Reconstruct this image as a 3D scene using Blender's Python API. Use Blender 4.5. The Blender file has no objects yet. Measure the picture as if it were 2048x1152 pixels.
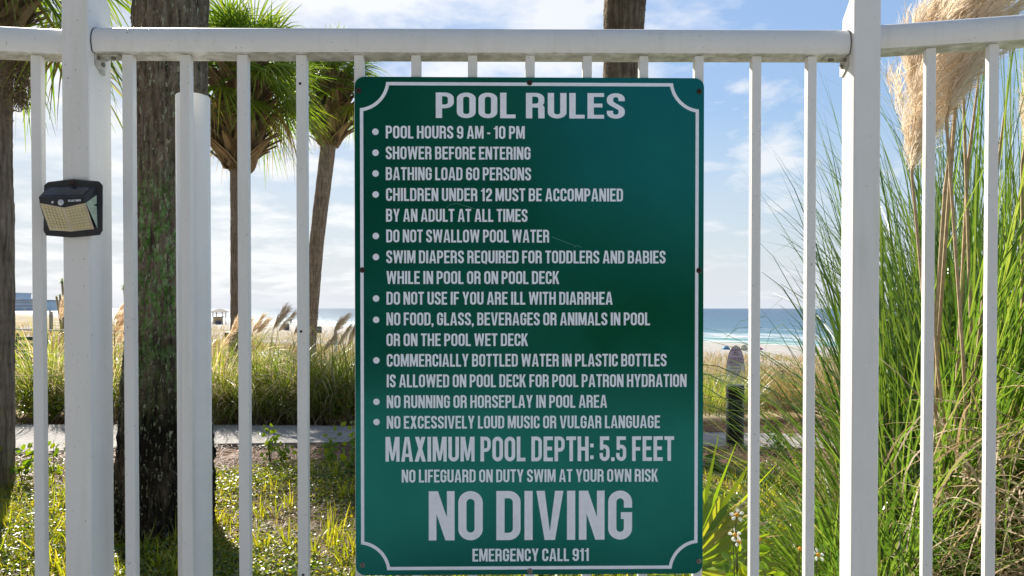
import bpy, math, random
import numpy as np
from mathutils import Vector, Matrix

R = math.radians
C = bpy.context.scene.collection
rng = np.random.default_rng(7)
random.seed(7)

# ------------------------------------------------------------------ camera, world, sun, exposure
F = 1400.0                 # focal length in pixels of the 2048 px wide photograph
H = 1.28                   # camera height
PITCH = R(0.7)             # looking down a little
PY = 634.0                 # row of the principal point
cam = bpy.data.cameras.new('camera')
cam.sensor_width = 36.0
cam.lens = F / 2048 * 36.0
cam.shift_y = (PY - 576.0) / 2048
cam.clip_start = 0.05
cam.clip_end = 60000
camo = bpy.data.objects.new('camera', cam)
camo.location = (0, 0, H)
camo.rotation_euler = (R(90) - PITCH, 0, 0)
C.objects.link(camo)
bpy.context.scene.camera = camo

SUN_AZ, SUN_EL = R(-33), R(34)      # azimuth measured from +Y towards +X
SUND = Vector((math.sin(SUN_AZ) * math.cos(SUN_EL), math.cos(SUN_AZ) * math.cos(SUN_EL), math.sin(SUN_EL)))
sl = bpy.data.lights.new('sun', 'SUN')
sl.energy = 3.6
sl.angle = R(0.55)
sl.color = (1.0, 0.93, 0.82)
so = bpy.data.objects.new('sun', sl)
so.rotation_euler = SUND.to_track_quat('Z', 'Y').to_euler()
C.objects.link(so)

vs = bpy.context.scene.view_settings
vs.view_transform = 'Standard'
vs.look = 'None'
vs.gamma = 1
vs.exposure = 1.55
cy = bpy.context.scene.cycles
cy.max_bounces = 8
cy.transparent_max_bounces = 8
cy.sample_clamp_indirect = 6


class NT:
    """small helper for node trees"""
    def __init__(s, tree):
        s.t = tree
        s.t.nodes.clear()

    def n(s, kind, props=None, **ins):
        nd = s.t.nodes.new(kind)
        for k, v in (props or {}).items():
            setattr(nd, k, v)
        for k, v in ins.items():
            key = int(k[1:]) if k[0] == 'i' and k[1:].isdigit() else k.replace('_', ' ')
            s.set(nd.inputs[key], v)
        return nd

    def set(s, sock, v):
        if isinstance(v, bpy.types.NodeSocket):
            s.t.links.new(v, sock)
        elif isinstance(v, bpy.types.Node):
            s.t.links.new(v.outputs[0], sock)
        else:
            if isinstance(v, (tuple, list)) and len(v) == 3 and sock.type == 'RGBA':
                v = (*v, 1)
            sock.default_value = v

    def math(s, op, a, b=0.5, c=0.5, clamp=False):
        return s.n('ShaderNodeMath', {'operation': op, 'use_clamp': clamp}, i0=a, i1=b, i2=c).outputs[0]

    def ramp(s, fac, stops, interp='LINEAR'):
        nd = s.n('ShaderNodeValToRGB', None, Fac=fac)
        cr = nd.color_ramp
        cr.interpolation = interp
        while len(cr.elements) < len(stops):
            cr.elements.new(0.5)
        for e, (p, col) in zip(cr.elements, stops):
            e.position = p
            e.color = (*col, 1) if len(col) == 3 else col
        return nd.outputs[0]

    def mix(s, fac, a, b, blend='MIX'):
        nd = s.t.nodes.new('ShaderNodeMix')
        nd.data_type = 'RGBA'
        nd.blend_type = blend
        s.set(nd.inputs[0], fac)
        s.set(nd.inputs[6], a)
        s.set(nd.inputs[7], b)
        return nd.outputs[2]

    def noise(s, vec, scale, detail=4.0, rough=0.55, dist=0.0):
        return s.n('ShaderNodeTexNoise', None, Vector=vec, Scale=scale, Detail=detail, Roughness=rough, Distortion=dist).outputs[0]

    def mapr(s, v, a, b, c=0.0, d=1.0):
        return s.n('ShaderNodeMapRange', None, i0=v, i1=a, i2=b, i3=c, i4=d).outputs[0]


w = bpy.data.worlds.new('World')
bpy.context.scene.world = w
w.use_nodes = True
t = NT(w.node_tree)
sky = t.n('ShaderNodeTexSky', {'sky_type': 'NISHITA', 'sun_disc': False, 'sun_elevation': SUN_EL, 'sun_rotation': SUN_AZ,
                               'altitude': 0, 'air_density': 1.0, 'dust_density': 0.5, 'ozone_density': 1.5})
tc = t.n('ShaderNodeTexCoord')
sep = t.n('ShaderNodeSeparateXYZ', None, Vector=tc.outputs['Generated'])
dx, dy, dz = sep.outputs
zz = t.math('MAXIMUM', dz, 0.0)
den = t.math('ADD', zz, 0.16)
px_ = t.math('DIVIDE', dx, den)
py_ = t.math('DIVIDE', dy, den)
comb = t.n('ShaderNodeCombineXYZ', None, X=px_, Y=py_, Z=0.7)
nz = t.noise(comb, 2.3, 8.0, 0.56, 0.2)
nz2 = t.noise(comb, 0.5, 2.0, 0.5)
dotn = t.n('ShaderNodeVectorMath', {'operation': 'DOT_PRODUCT'}, i0=tc.outputs['Generated'], i1=tuple(SUND))
near = t.mapr(dotn.outputs['Value'], 0.45, 0.98)
low = t.mapr(dz, 0.0, 0.30, 1.0, 0.0)
cov = t.math('ADD', t.math('MULTIPLY', near, 0.17), t.math('MULTIPLY', low, 0.03))
cov = t.math('ADD', cov, t.math('MULTIPLY', nz2, 0.22))
cl = t.math('ADD', nz, cov)
mask = t.mapr(cl, 0.70, 0.83)
mask = t.math('MULTIPLY', mask, t.mapr(dz, 0.0, 0.03))
mask = t.math('MULTIPLY', mask, 0.8)
hazem = t.mapr(dz, 0.0, 0.26, 0.92, 0.0)
lum = t.n('ShaderNodeRGBToBW', None, Color=sky.outputs[0]).outputs[0]
thin = t.math('DIVIDE', 1.95, t.math('ADD', 1.0, t.math('DIVIDE', lum, 2.7)))
vm = t.n('ShaderNodeVectorMath', {'operation': 'SCALE'}, i0=sky.outputs[0], Scale=thin)
skyc = t.mix(hazem, vm.outputs[0], t.mix(near, (4.1, 4.45, 5.0), (4.5, 4.8, 5.3)))
cloudc = t.mix(near, (4.9, 5.05, 5.3), (5.9, 5.9, 5.9))
fin = t.mix(mask, skyc, cloudc)
bg = t.n('ShaderNodeBackground', None, Color=fin, Strength=0.0625)
t.n('ShaderNodeOutputWorld', None, Surface=bg)


# ------------------------------------------------------------------ pixel rays
def ray(px, py):
    d = Vector(((px - 1024) / F, 1.0, (PY - py) / F))
    c, s = math.cos(PITCH), math.sin(PITCH)
    return Vector((d.x, d.y * c + d.z * s, -d.y * s + d.z * c))


def at(px, py, Y):
    d = ray(px, py)
    return Vector((0, 0, H)) + d * (Y / d.y)


YAW = R(0.8)
FU = Vector((math.cos(YAW), math.sin(YAW), 0))        # along the main fence panel
FN = Vector((math.sin(YAW), -math.cos(YAW), 0))       # towards the camera
FO = Vector((0, 1.4, 0))


def onplane(px, py, off=0.0, O=FO, N=FN):
    """point where the ray meets the fence plane; off > 0 lies nearer the camera"""
    d = ray(px, py)
    o = Vector((0, 0, H))
    p = O + N * off
    return o + d * ((p - o).dot(N) / d.dot(N))


# ------------------------------------------------------------------ objects
def mesh(name, verts, faces, smooth=False):
    me = bpy.data.meshes.new(name)
    if isinstance(faces, np.ndarray):
        nv, nf, k = len(verts), len(faces), faces.shape[1]
        me.vertices.add(nv)
        me.vertices.foreach_set('co', np.asarray(verts, dtype=np.float32).ravel())
        me.loops.add(nf * k)
        me.loops.foreach_set('vertex_index', faces.astype(np.int32).ravel())
        me.polygons.add(nf)
        me.polygons.foreach_set('loop_start', np.arange(0, nf * k, k, dtype=np.int32))
        me.update(calc_edges=True)
    else:
        me.from_pydata([tuple(v) for v in verts], [], faces)
        me.update()
    if smooth:
        me.polygons.foreach_set('use_smooth', np.ones(len(me.polygons), dtype=bool))
    return me


def obj(name, me, mat, parent=None):
    o = bpy.data.objects.new(name, me)
    C.objects.link(o)
    if mat is not None:
        me.materials.append(mat)
    if parent is not None:
        o.parent = parent
        o.matrix_parent_inverse = Matrix.Translation(-parent.location)
    return o


def tag(o, label=None, cat=None, group=None, kind=None):
    for k, v in (('label', label), ('category', cat), ('group', group), ('kind', kind)):
        if v:
            o[k] = v
    return o


def thing(name, loc, label, cat, group=None):
    o = bpy.data.objects.new(name, None)
    o.location = loc
    o.empty_display_size = 0.1
    C.objects.link(o)
    return tag(o, label, cat, group)


class MB:
    def __init__(s):
        s.v, s.f = [], []

    def add(s, verts, faces):
        b = len(s.v)
        s.v += [tuple(v) for v in verts]
        s.f += [tuple(i + b for i in f) for f in faces]
        return s

    def box(s, c, ax, ay, az):
        """box from centre and three half-axis vectors"""
        c, ax, ay, az = map(Vector, (c, ax, ay, az))
        vs_ = [c + ax * i + ay * j + az * k for k in (-1, 1) for j in (-1, 1) for i in (-1, 1)]
        return s.add(vs_, [(0, 2, 3, 1), (4, 5, 7, 6), (0, 1, 5, 4), (2, 6, 7, 3), (0, 4, 6, 2), (1, 3, 7, 5)])

    def loft(s, rings, cap=True):
        n = len(rings[0])
        b = len(s.v)
        for r in rings:
            s.v += [tuple(v) for v in r]
        for i in range(len(rings) - 1):
            for j in range(n):
                k = (j + 1) % n
                s.f.append((b + i * n + j, b + i * n + k, b + (i + 1) * n + k, b + (i + 1) * n + j))
        if cap:
            s.f.append(tuple(b + j for j in range(n))[::-1])
            s.f.append(tuple(b + (len(rings) - 1) * n + j for j in range(n)))
        return s

    def tube(s, pts, rad, n=10, cap=True):
        pts = [Vector(p) for p in pts]
        if not hasattr(rad, '__len__'):
            rad = [rad] * len(pts)
        rings = []
        up = None
        for i, p in enumerate(pts):
            d = (pts[min(i + 1, len(pts) - 1)] - pts[max(i - 1, 0)]).normalized()
            if up is None:
                up = d.orthogonal().normalized()
            a = (up - d * up.dot(d)).normalized()
            up = a
            b_ = d.cross(a)
            rings.append([p + (a * math.cos(2 * math.pi * k / n) + b_ * math.sin(2 * math.pi * k / n)) * rad[i] for k in range(n)])
        return s.loft(rings, cap)

    def make(s, name, mat, parent=None, smooth=False, bevel=0.0, seg=2, auto=False):
        me = mesh(name, s.v, s.f, smooth)
        o = obj(name, me, mat, parent)
        if bevel:
            m = o.modifiers.new('bevel', 'BEVEL')
            m.width = bevel
            m.segments = seg
            m.limit_method = 'ANGLE'
            m.angle_limit = R(35)
        if auto:
            for p in me.polygons:
                p.use_smooth = True
            m = o.modifiers.new('split', 'EDGE_SPLIT')
            m.split_angle = R(40)
        return o


def strips(P, W):
    """P (n,k,3) centre lines, W (n,k,3) half widths -> vertices and quads"""
    n, k, _ = P.shape
    V = np.stack([P - W, P + W], axis=2).reshape(-1, 3)
    base = (np.arange(n) * k * 2)[:, None] + (np.arange(k - 1) * 2)[None, :]
    base = base.ravel()
    Fq = np.stack([base, base + 1, base + 3, base + 2], axis=1)
    return V, Fq


def join(lst):
    V, Fs, b = [], [], 0
    for v, f in lst:
        V.append(v)
        Fs.append(f + b)
        b += len(v)
    return np.concatenate(V), np.concatenate(Fs)


def blades(base, az, el0, bend, L, wid, k=7, p=1.5, sway=0.0, twist=0.4):
    """grass blades: elevation angle falls from el0 by bend along the blade"""
    n = len(az)
    tt = np.linspace(0, 1, k)[None, :]
    el = el0[:, None] - bend[:, None] * tt ** p
    azz = az[:, None] + sway * rng.normal(0, 1, (n, 1)) * tt
    dirv = np.stack([np.cos(azz) * np.cos(el), np.sin(azz) * np.cos(el), np.sin(el)], axis=2)
    step = dirv * (L[:, None, None] / (k - 1))
    P = np.concatenate([np.zeros((n, 1, 3)), np.cumsum(step[:, :-1], axis=1)], axis=1) + base[:, None, :]
    side = np.stack([-np.sin(azz), np.cos(azz), np.zeros_like(azz)], axis=2)
    upv = np.cross(side, dirv)
    tw = rng.normal(0, twist, (n, 1))[:, :, None]
    side = side * np.cos(tw) + upv * np.sin(tw)
    prof = np.clip(np.minimum(0.55 + tt * 2, 1.0) * (1 - tt ** 2.5), 0.03, 1)
    W = side * (wid[:, None] * prof)[:, :, None] * 0.5
    return P, W


def leaf_cards(pos, nrm, size, asp=1.7):
    """small pointed leaves: 6-vertex shapes folded along the midrib"""
    n = len(pos)
    a = rng.normal(0, 1, (n, 3))
    d = np.cross(nrm, a)
    d /= np.linalg.norm(d, axis=1)[:, None] + 1e-9
    s = np.cross(nrm, d)
    L = size[:, None]
    Wd = L / asp
    lift = nrm * L * 0.10
    V = np.stack([pos - d * L * .5, pos - d * L * .12 + s * Wd * .5 + lift, pos + d * L * .22 + s * Wd * .38 + lift,
                  pos + d * L * .5, pos + d * L * .22 - s * Wd * .38 + lift, pos - d * L * .12 - s * Wd * .5 + lift], axis=1).reshape(-1, 3)
    b = np.arange(n)[:, None] * 6
    Fq = np.concatenate([b + np.array([[0, 1, 2, 3]]), b + np.array([[0, 3, 4, 5]])])
    return V, Fq


# ------------------------------------------------------------------ materials
def mat(name):
    m = bpy.data.materials.new(name)
    m.use_nodes = True
    return m, NT(m.node_tree)


def finish(t, bsdf):
    t.n('ShaderNodeOutputMaterial', None, Surface=bsdf.outputs[0] if isinstance(bsdf, bpy.types.Node) else bsdf)


def objco(t):
    return t.n('ShaderNodeTexCoord').outputs['Object']


def scaled(t, vec, sc):
    return t.n('ShaderNodeMapping', None, Vector=vec, Scale=sc).outputs[0]


def bump(t, h, strength=0.3, dist=0.01):
    return t.n('ShaderNodeBump', None, Height=h, Strength=strength, Distance=dist).outputs[0]


def plain(name, col, rough=0.5, metal=0.0, var=0.12, sc=20.0, spec=0.5, bmp=0.0):
    m, t = mat(name)
    v = objco(t)
    nz = t.noise(v, sc, 5)
    dark = tuple(c * (1 - var) for c in col)
    lite = tuple(min(1, c * (1 + var)) for c in col)
    colr = t.ramp(nz, [(0.3, dark), (0.7, lite)])
    b = t.n('ShaderNodeBsdfPrincipled', None, Base_Color=colr, Roughness=rough, Metallic=metal, Specular_IOR_Level=spec)
    if bmp:
        t.set(b.inputs['Normal'], bump(t, nz, bmp, 0.01))
    finish(t, b)
    return m


def leafmat(name, stops, trans=0.45, tint=(1.0, 1.0, 0.6), tgain=1.6, rough=0.35, spec=0.5, sc=6.0):
    m, t = mat(name)
    g = t.n('ShaderNodeNewGeometry')
    v = objco(t)
    nz = t.noise(v, sc, 3)
    fac = t.math('ADD', t.math('MULTIPLY', g.outputs['Random Per Island'], 0.7), t.math('MULTIPLY', t.mapr(nz, 0.3, 0.7), 0.3))
    col = t.ramp(fac, stops)
    b = t.n('ShaderNodeBsdfPrincipled', None, Base_Color=col, Roughness=rough, Specular_IOR_Level=spec)
    tcol = t.mix(1.0, col, tuple(c * tgain for c in tint), 'MULTIPLY')
    tr = t.n('ShaderNodeBsdfTranslucent', None, Color=tcol)
    finish(t, t.n('ShaderNodeMixShader', None, Fac=trans, i1=b.outputs[0], i2=tr.outputs[0]))
    return m


def white_metal():
    m, t = mat('white powder coat')
    v = objco(t)
    g = t.n('ShaderNodeNewGeometry')
    big = t.noise(v, 9, 4)
    streak = t.noise(scaled(t, v, (40, 40, 3)), 1.0, 5, 0.6)
    speck = t.noise(v, 160, 3, 0.6)
    fine = t.noise(v, 900, 2)
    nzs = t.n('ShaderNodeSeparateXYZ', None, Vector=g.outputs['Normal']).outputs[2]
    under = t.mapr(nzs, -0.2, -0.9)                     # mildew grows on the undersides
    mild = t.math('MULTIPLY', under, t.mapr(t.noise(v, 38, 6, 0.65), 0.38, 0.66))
    col = t.mix(t.mapr(big, 0.35, 0.7, 0.0, 0.5), (0.77, 0.76, 0.73), (0.71, 0.705, 0.67))
    col = t.mix(t.mapr(streak, 0.54, 0.78, 0.0, 0.5), col, (0.60, 0.60, 0.50))
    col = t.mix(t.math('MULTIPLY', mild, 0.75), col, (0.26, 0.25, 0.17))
    col = t.mix(t.mapr(speck, 0.675, 0.72, 0.0, 0.6), col, (0.22, 0.20, 0.16))
    b = t.n('ShaderNodeBsdfPrincipled', None, Base_Color=col, Roughness=0.36, Specular_IOR_Level=0.5)
    t.set(b.inputs['Normal'], bump(t, fine, 0.06, 0.002))
    finish(t, b)
    return m


M = {}
M['white'] = white_metal()
M['pvc'] = plain('white vinyl', (0.80, 0.80, 0.78), 0.38, var=0.05, sc=7)
M['bracket'] = plain('weathered bracket', (0.52, 0.51, 0.45), 0.5, 0.2, 0.3, 120)
M['bolt'] = plain('dull bolt', (0.22, 0.20, 0.17), 0.5, 0.7, 0.3, 200)
M['rust'] = plain('rusty screw', (0.055, 0.03, 0.022), 0.7, 0.3, 0.6, 400, bmp=0.4)
M['steel'] = plain('grey screw', (0.22, 0.20, 0.18), 0.55, 0.6, 0.5, 400, bmp=0.4)
M['black'] = plain('black plastic', (0.022, 0.024, 0.028), 0.4, var=0.3, sc=60)
M['bollard'] = plain('black bollard paint', (0.011, 0.011, 0.012), 0.5, var=0.3, sc=30)
M['concrete'] = None


def sign_green():
    m, t = mat('green sign enamel')
    v = objco(t)
    nz = t.noise(v, 3.0, 3)
    sp = t.noise(v, 420, 2, 0.7)
    drip = t.noise(v, 75, 2, 0.4)
    col = t.mix(t.mapr(nz, 0.3, 0.7), (0.001, 0.046, 0.025), (0.002, 0.066, 0.035))
    col = t.mix(t.mapr(drip, 0.735, 0.76, 0.0, 0.6), col, (0.004, 0.03, 0.022))
    col = t.mix(t.mapr(sp, 0.55, 0.8, 0.0, 0.25), col, (0.01, 0.10, 0.075))
    b = t.n('ShaderNodeBsdfPrincipled', None, Base_Color=col, Roughness=t.mapr(t.noise(v, 5.5, 6, 0.65), 0.3, 0.7, 0.13, 0.27), Specular_IOR_Level=1.0, Specular_Tint=(0.12, 0.92, 0.95))
    t.set(b.inputs['Normal'], bump(t, t.noise(v, 260, 3), 0.05, 0.001))
    finish(t, b)
    return m


M['green'] = sign_green()
M['letter'] = plain('reflective white lettering', (0.86, 0.89, 0.96), 0.35, var=0.05, sc=90)


def bark(name, base, dark, lite, lichen=0.0, moss=0.0, zmoss=1.5, rings=0.0, sc=1.0):
    m, t = mat(name)
    v = objco(t)
    fib = t.noise(scaled(t, v, (34 * sc, 34 * sc, 4.5 * sc)), 1.0, 7, 0.65, 0.3)
    mid = t.noise(scaled(t, v, (60 * sc, 60 * sc, 16 * sc)), 1.0, 5, 0.6)
    big = t.noise(v, 2.6 * sc, 4)
    col = t.ramp(fib, [(0.32, dark), (0.5, base), (0.72, lite)])
    h = t.math('ADD', fib, t.math('MULTIPLY', mid, 0.5))
    if rings:
        z = t.n('ShaderNodeSeparateXYZ', None, Vector=v).outputs[2]
        wv = t.math('SINE', t.math('MULTIPLY', t.math('ADD', z, t.math('MULTIPLY', big, 0.12)), rings))
        col = t.mix(t.mapr(wv, 0.6, 1.0, 0.0, 0.22), col, dark)
        h = t.math('ADD', h, t.math('MULTIPLY', wv, 0.06))
    if moss:
        z = t.n('ShaderNodeSeparateXYZ', None, Vector=v).outputs[2]
        lowm = t.mapr(t.math('ADD', z, t.math('MULTIPLY', big, 1.1)), zmoss + 0.35, zmoss + 0.95, 1.0, 0.0)
        damp = t.mapr(t.noise(scaled(t, v, (16, 16, 3)), 1.0, 6, 0.7), 0.30, 0.52)
        col = t.mix(t.math('MULTIPLY', t.math('MULTIPLY', lowm, damp), 0.95), col, (0.010, 0.009, 0.007))
        up_ = t.mapr(z, 0.6, 1.35)
        up2 = t.mapr(z, 2.15, 1.75)
        g1 = t.mapr(t.noise(scaled(t, v, (44, 44, 15)), 1.0, 7, 0.7), 0.485, 0.53)
        gm = t.math('MULTIPLY', t.math('MULTIPLY', g1, up_), t.math('ADD', t.math('MULTIPLY', up2, 1.0), 0.12))
        gcol = t.ramp(t.noise(v, 22, 3), [(0.35, (0.07, 0.15, 0.03)), (0.5, (0.17, 0.32, 0.08)), (0.65, (0.34, 0.47, 0.24))])
        col = t.mix(t.math('MULTIPLY', gm, moss), col, gcol)
    if lichen:
        l1 = t.noise(scaled(t, v, (64 * sc, 64 * sc, 19 * sc)), 1.0, 5, 0.6, 0.3)
        lm = t.mapr(l1, 0.585, 0.615)
        lcol = t.ramp(t.noise(v, 14, 2), [(0.4, (0.50, 0.46, 0.32)), (0.6, (0.52, 0.58, 0.38))])
        col = t.mix(t.math('MULTIPLY', lm, lichen), col, lcol)
        h = t.math('ADD', h, t.math('MULTIPLY', lm, 0.25))
    b = t.n('ShaderNodeBsdfPrincipled', None, Base_Color=col, Roughness=0.9, Specular_IOR_Level=0.2)
    t.set(b.inputs['Normal'], bump(t, h, 1.0, 0.03))
    finish(t, b)
    return m


M['bark_moss'] = bark('mossy palm bark', (0.22, 0.165, 0.118), (0.045, 0.032, 0.022), (0.40, 0.325, 0.25), 0.9, 0.98, 0.95)
M['bark'] = bark('grey palm bark', (0.26, 0.205, 0.155), (0.11, 0.085, 0.06), (0.42, 0.345, 0.27), 0.0, 0.0, rings=42.0)
M['bark_brown'] = bark('brown palm bark', (0.20, 0.155, 0.105), (0.055, 0.04, 0.025), (0.36, 0.29, 0.20), 0.25, 0.0, rings=30.0)
M['boot'] = leafmat('palm leaf bases', [(0.1, (0.13, 0.095, 0.06)), (0.5, (0.27, 0.205, 0.135)), (0.9, (0.42, 0.33, 0.23))], 0.05, rough=0.85, spec=0.2)
M['frond'] = leafmat('palm frond', [(0.1, (0.055, 0.12, 0.016)), (0.5, (0.095, 0.175, 0.024)), (0.9, (0.17, 0.215, 0.035))], 0.5, (1.15, 1.0, 0.4), 1.9, 0.32, 0.5, 2.0)
M['frond_dead'] = leafmat('withered palm frond', [(0.1, (0.20, 0.14, 0.05)), (0.5, (0.30, 0.23, 0.09)), (0.9, (0.40, 0.32, 0.14))], 0.40, (1.1, 0.95, 0.6), 1.5, 0.6, 0.2, 2.0)
M['stalk'] = plain('tan flower stalk', (0.40, 0.30, 0.17), 0.8, var=0.3, sc=40)
M['pampas'] = leafmat('pampas blade', [(0.05, (0.040, 0.095, 0.018)), (0.4, (0.085, 0.175, 0.034)), (0.75, (0.15, 0.245, 0.055)), (1.0, (0.27, 0.31, 0.11))], 0.44, (1.15, 1.0, 0.45), 1.85, 0.28, 0.5, 3.0)
M['dry'] = leafmat('dry grass blade', [(0.05, (0.22, 0.16, 0.095)), (0.5, (0.42, 0.33, 0.215)), (0.95, (0.62, 0.52, 0.37))], 0.35, (1.0, 0.9, 0.7), 1.2, 0.6, 0.3, 3.0)
M['plume'] = leafmat('pampas plume', [(0.05, (0.66, 0.56, 0.44)), (0.5, (0.84, 0.77, 0.66)), (0.95, (0.90, 0.86, 0.79))], 0.55, (1.0, 0.93, 0.82), 1.05, 0.8, 0.1, 8.0)
M['plume_far'] = leafmat('weathered grass plume', [(0.05, (0.58, 0.47, 0.34)), (0.5, (0.74, 0.63, 0.49)), (0.95, (0.86, 0.77, 0.64))], 0.62, (1.0, 0.9, 0.75), 1.1, 0.8, 0.1, 8.0)
M['mid_grass'] = leafmat('clump grass blade', [(0.05, (0.080, 0.145, 0.022)), (0.45, (0.155, 0.235, 0.038)), (0.75, (0.27, 0.30, 0.075)), (1.0, (0.55, 0.47, 0.26))], 0.55, (1.1, 1.0, 0.4), 1.6, 0.35, 0.4, 2.0)
M['dune_grass'] = leafmat('dry dune grass blade', [(0.05, (0.17, 0.14, 0.05)), (0.4, (0.32, 0.24, 0.11)), (0.75, (0.46, 0.34, 0.18)), (1.0, (0.36, 0.34, 0.12))], 0.35, (1.0, 0.92, 0.6), 1.3, 0.6, 0.2, 0.6)
M['cover'] = leafmat('vine leaf', [(0.05, (0.035, 0.085, 0.012)), (0.4, (0.085, 0.15, 0.02)), (0.7, (0.19, 0.22, 0.03)), (0.9, (0.30, 0.28, 0.06)), (1.0, (0.34, 0.20, 0.08))], 0.45, (1.3, 1.05, 0.3), 2.1, 0.34, 0.55, 1.6)
M['turf'] = leafmat('short grass blade', [(0.05, (0.12, 0.18, 0.015)), (0.5, (0.22, 0.26, 0.025)), (1.0, (0.38, 0.32, 0.07))], 0.5, (1.2, 1.05, 0.3), 2.0, 0.35, 0.4, 1.5)
M['straw'] = leafmat('pine straw', [(0.05, (0.085, 0.045, 0.026)), (0.5, (0.18, 0.095, 0.055)), (0.95, (0.36, 0.235, 0.15))], 0.12, (1, .9, .7), 1.2, 0.6, 0.3, 3.0)
M['palmetto'] = leafmat('palmetto leaf', [(0.05, (0.10, 0.18, 0.02)), (0.5, (0.17, 0.24, 0.025)), (0.9, (0.26, 0.27, 0.05))], 0.5, (1.15, 1.0, 0.25), 1.9, 0.35, 0.5, 5.0)
M['sprig'] = leafmat('sprig leaf', [(0.05, (0.07, 0.16, 0.015)), (0.5, (0.13, 0.22, 0.02)), (1.0, (0.22, 0.26, 0.03))], 0.5, (1.15, 1.0, 0.25), 1.9, 0.3, 0.5, 5.0)
M['stem'] = plain('green stem', (0.09, 0.10, 0.03), 0.6, var=0.3, sc=40)
M['petal'] = leafmat('white petal', [(0.0, (0.75, 0.75, 0.70)), (1.0, (0.85, 0.85, 0.80))], 0.4, (1, 1, .95), 1.0, 0.6, 0.2)
M['pollen'] = plain('yellow flower centre', (0.55, 0.25, 0.015), 0.8, var=0.35, sc=300)


def ground_mat():
    m, t = mat('ground soil and sand')
    v = objco(t)
    x, y, z = t.n('ShaderNodeSeparateXYZ', None, Vector=v).outputs
    wob = t.math('MULTIPLY', t.math('SUBTRACT', t.noise(v, 0.9, 4), 0.5), 1.1)
    yy = t.math('ADD', y, wob)
    soil = t.ramp(t.noise(v, 7, 6, 0.65), [(0.3, (0.040, 0.035, 0.016)), (0.5, (0.11, 0.085, 0.042)), (0.75, (0.24, 0.16, 0.085))])
    straw = t.ramp(t.noise(v, 40, 5, 0.7), [(0.3, (0.05, 0.026, 0.016)), (0.55, (0.14, 0.075, 0.045)), (0.75, (0.26, 0.165, 0.11))])
    sand = t.ramp(t.noise(v, 1.2, 6, 0.6), [(0.3, (0.30, 0.28, 0.25)), (0.7, (0.43, 0.41, 0.38))])
    dry = t.ramp(t.noise(v, 0.45, 5, 0.65), [(0.35, (0.17, 0.14, 0.055)), (0.6, (0.36, 0.27, 0.13))])
    sx = t.math('SUBTRACT', t.math('MULTIPLY', x, -0.760), t.math('MULTIPLY', y, 0.6495))
    s = t.math('ADD', sx, 89.84)
    dfac = t.math('MULTIPLY', t.mapr(t.math('ADD', s, t.math('MULTIPLY', wob, 14)), 64, 76), t.mapr(t.noise(v, 0.22, 5, 0.6), 0.36, 0.50))
    far = t.mix(dfac, sand, dry)
    c = t.mix(t.mapr(yy, 5.0, 5.5), soil, straw)
    c = t.mix(t.mapr(yy, 8.4, 9.2), c, far)
    deck = t.ramp(t.noise(v, 6, 6, 0.6), [(0.3, (0.46, 0.45, 0.43)), (0.7, (0.55, 0.54, 0.52))])
    c = t.mix(t.mapr(y, 1.25, 1.26), deck, c)
    b = t.n('ShaderNodeBsdfPrincipled', None, Base_Color=c, Roughness=0.95, Specular_IOR_Level=0.15)
    t.set(b.inputs['Normal'], bump(t, t.noise(v, 9, 6, 0.7), 0.6, 0.04))
    finish(t, b)
    return m


def path_mat():
    m, t = mat('pale brick paving')
    v = objco(t)
    br = t.n('ShaderNodeTexBrick', {'offset': 0.5}, Vector=v, Color1=(0.32, 0.30, 0.28), Color2=(0.25, 0.235, 0.22), Mortar=(0.12, 0.105, 0.09),
             Scale=1.0, Mortar_Size=0.006, Brick_Width=0.21, Row_Height=0.105)
    c = t.mix(0.45, br.outputs[0], t.ramp(t.noise(v, 14, 5), [(0.3, (0.20, 0.185, 0.17)), (0.7, (0.36, 0.34, 0.32))]), 'MIX')
    b = t.n('ShaderNodeBsdfPrincipled', None, Base_Color=c, Roughness=0.85, Specular_IOR_Level=0.3)
    t.set(b.inputs['Normal'], bump(t, br.outputs[1], -0.5, 0.004))
    finish(t, b)
    return m


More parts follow.
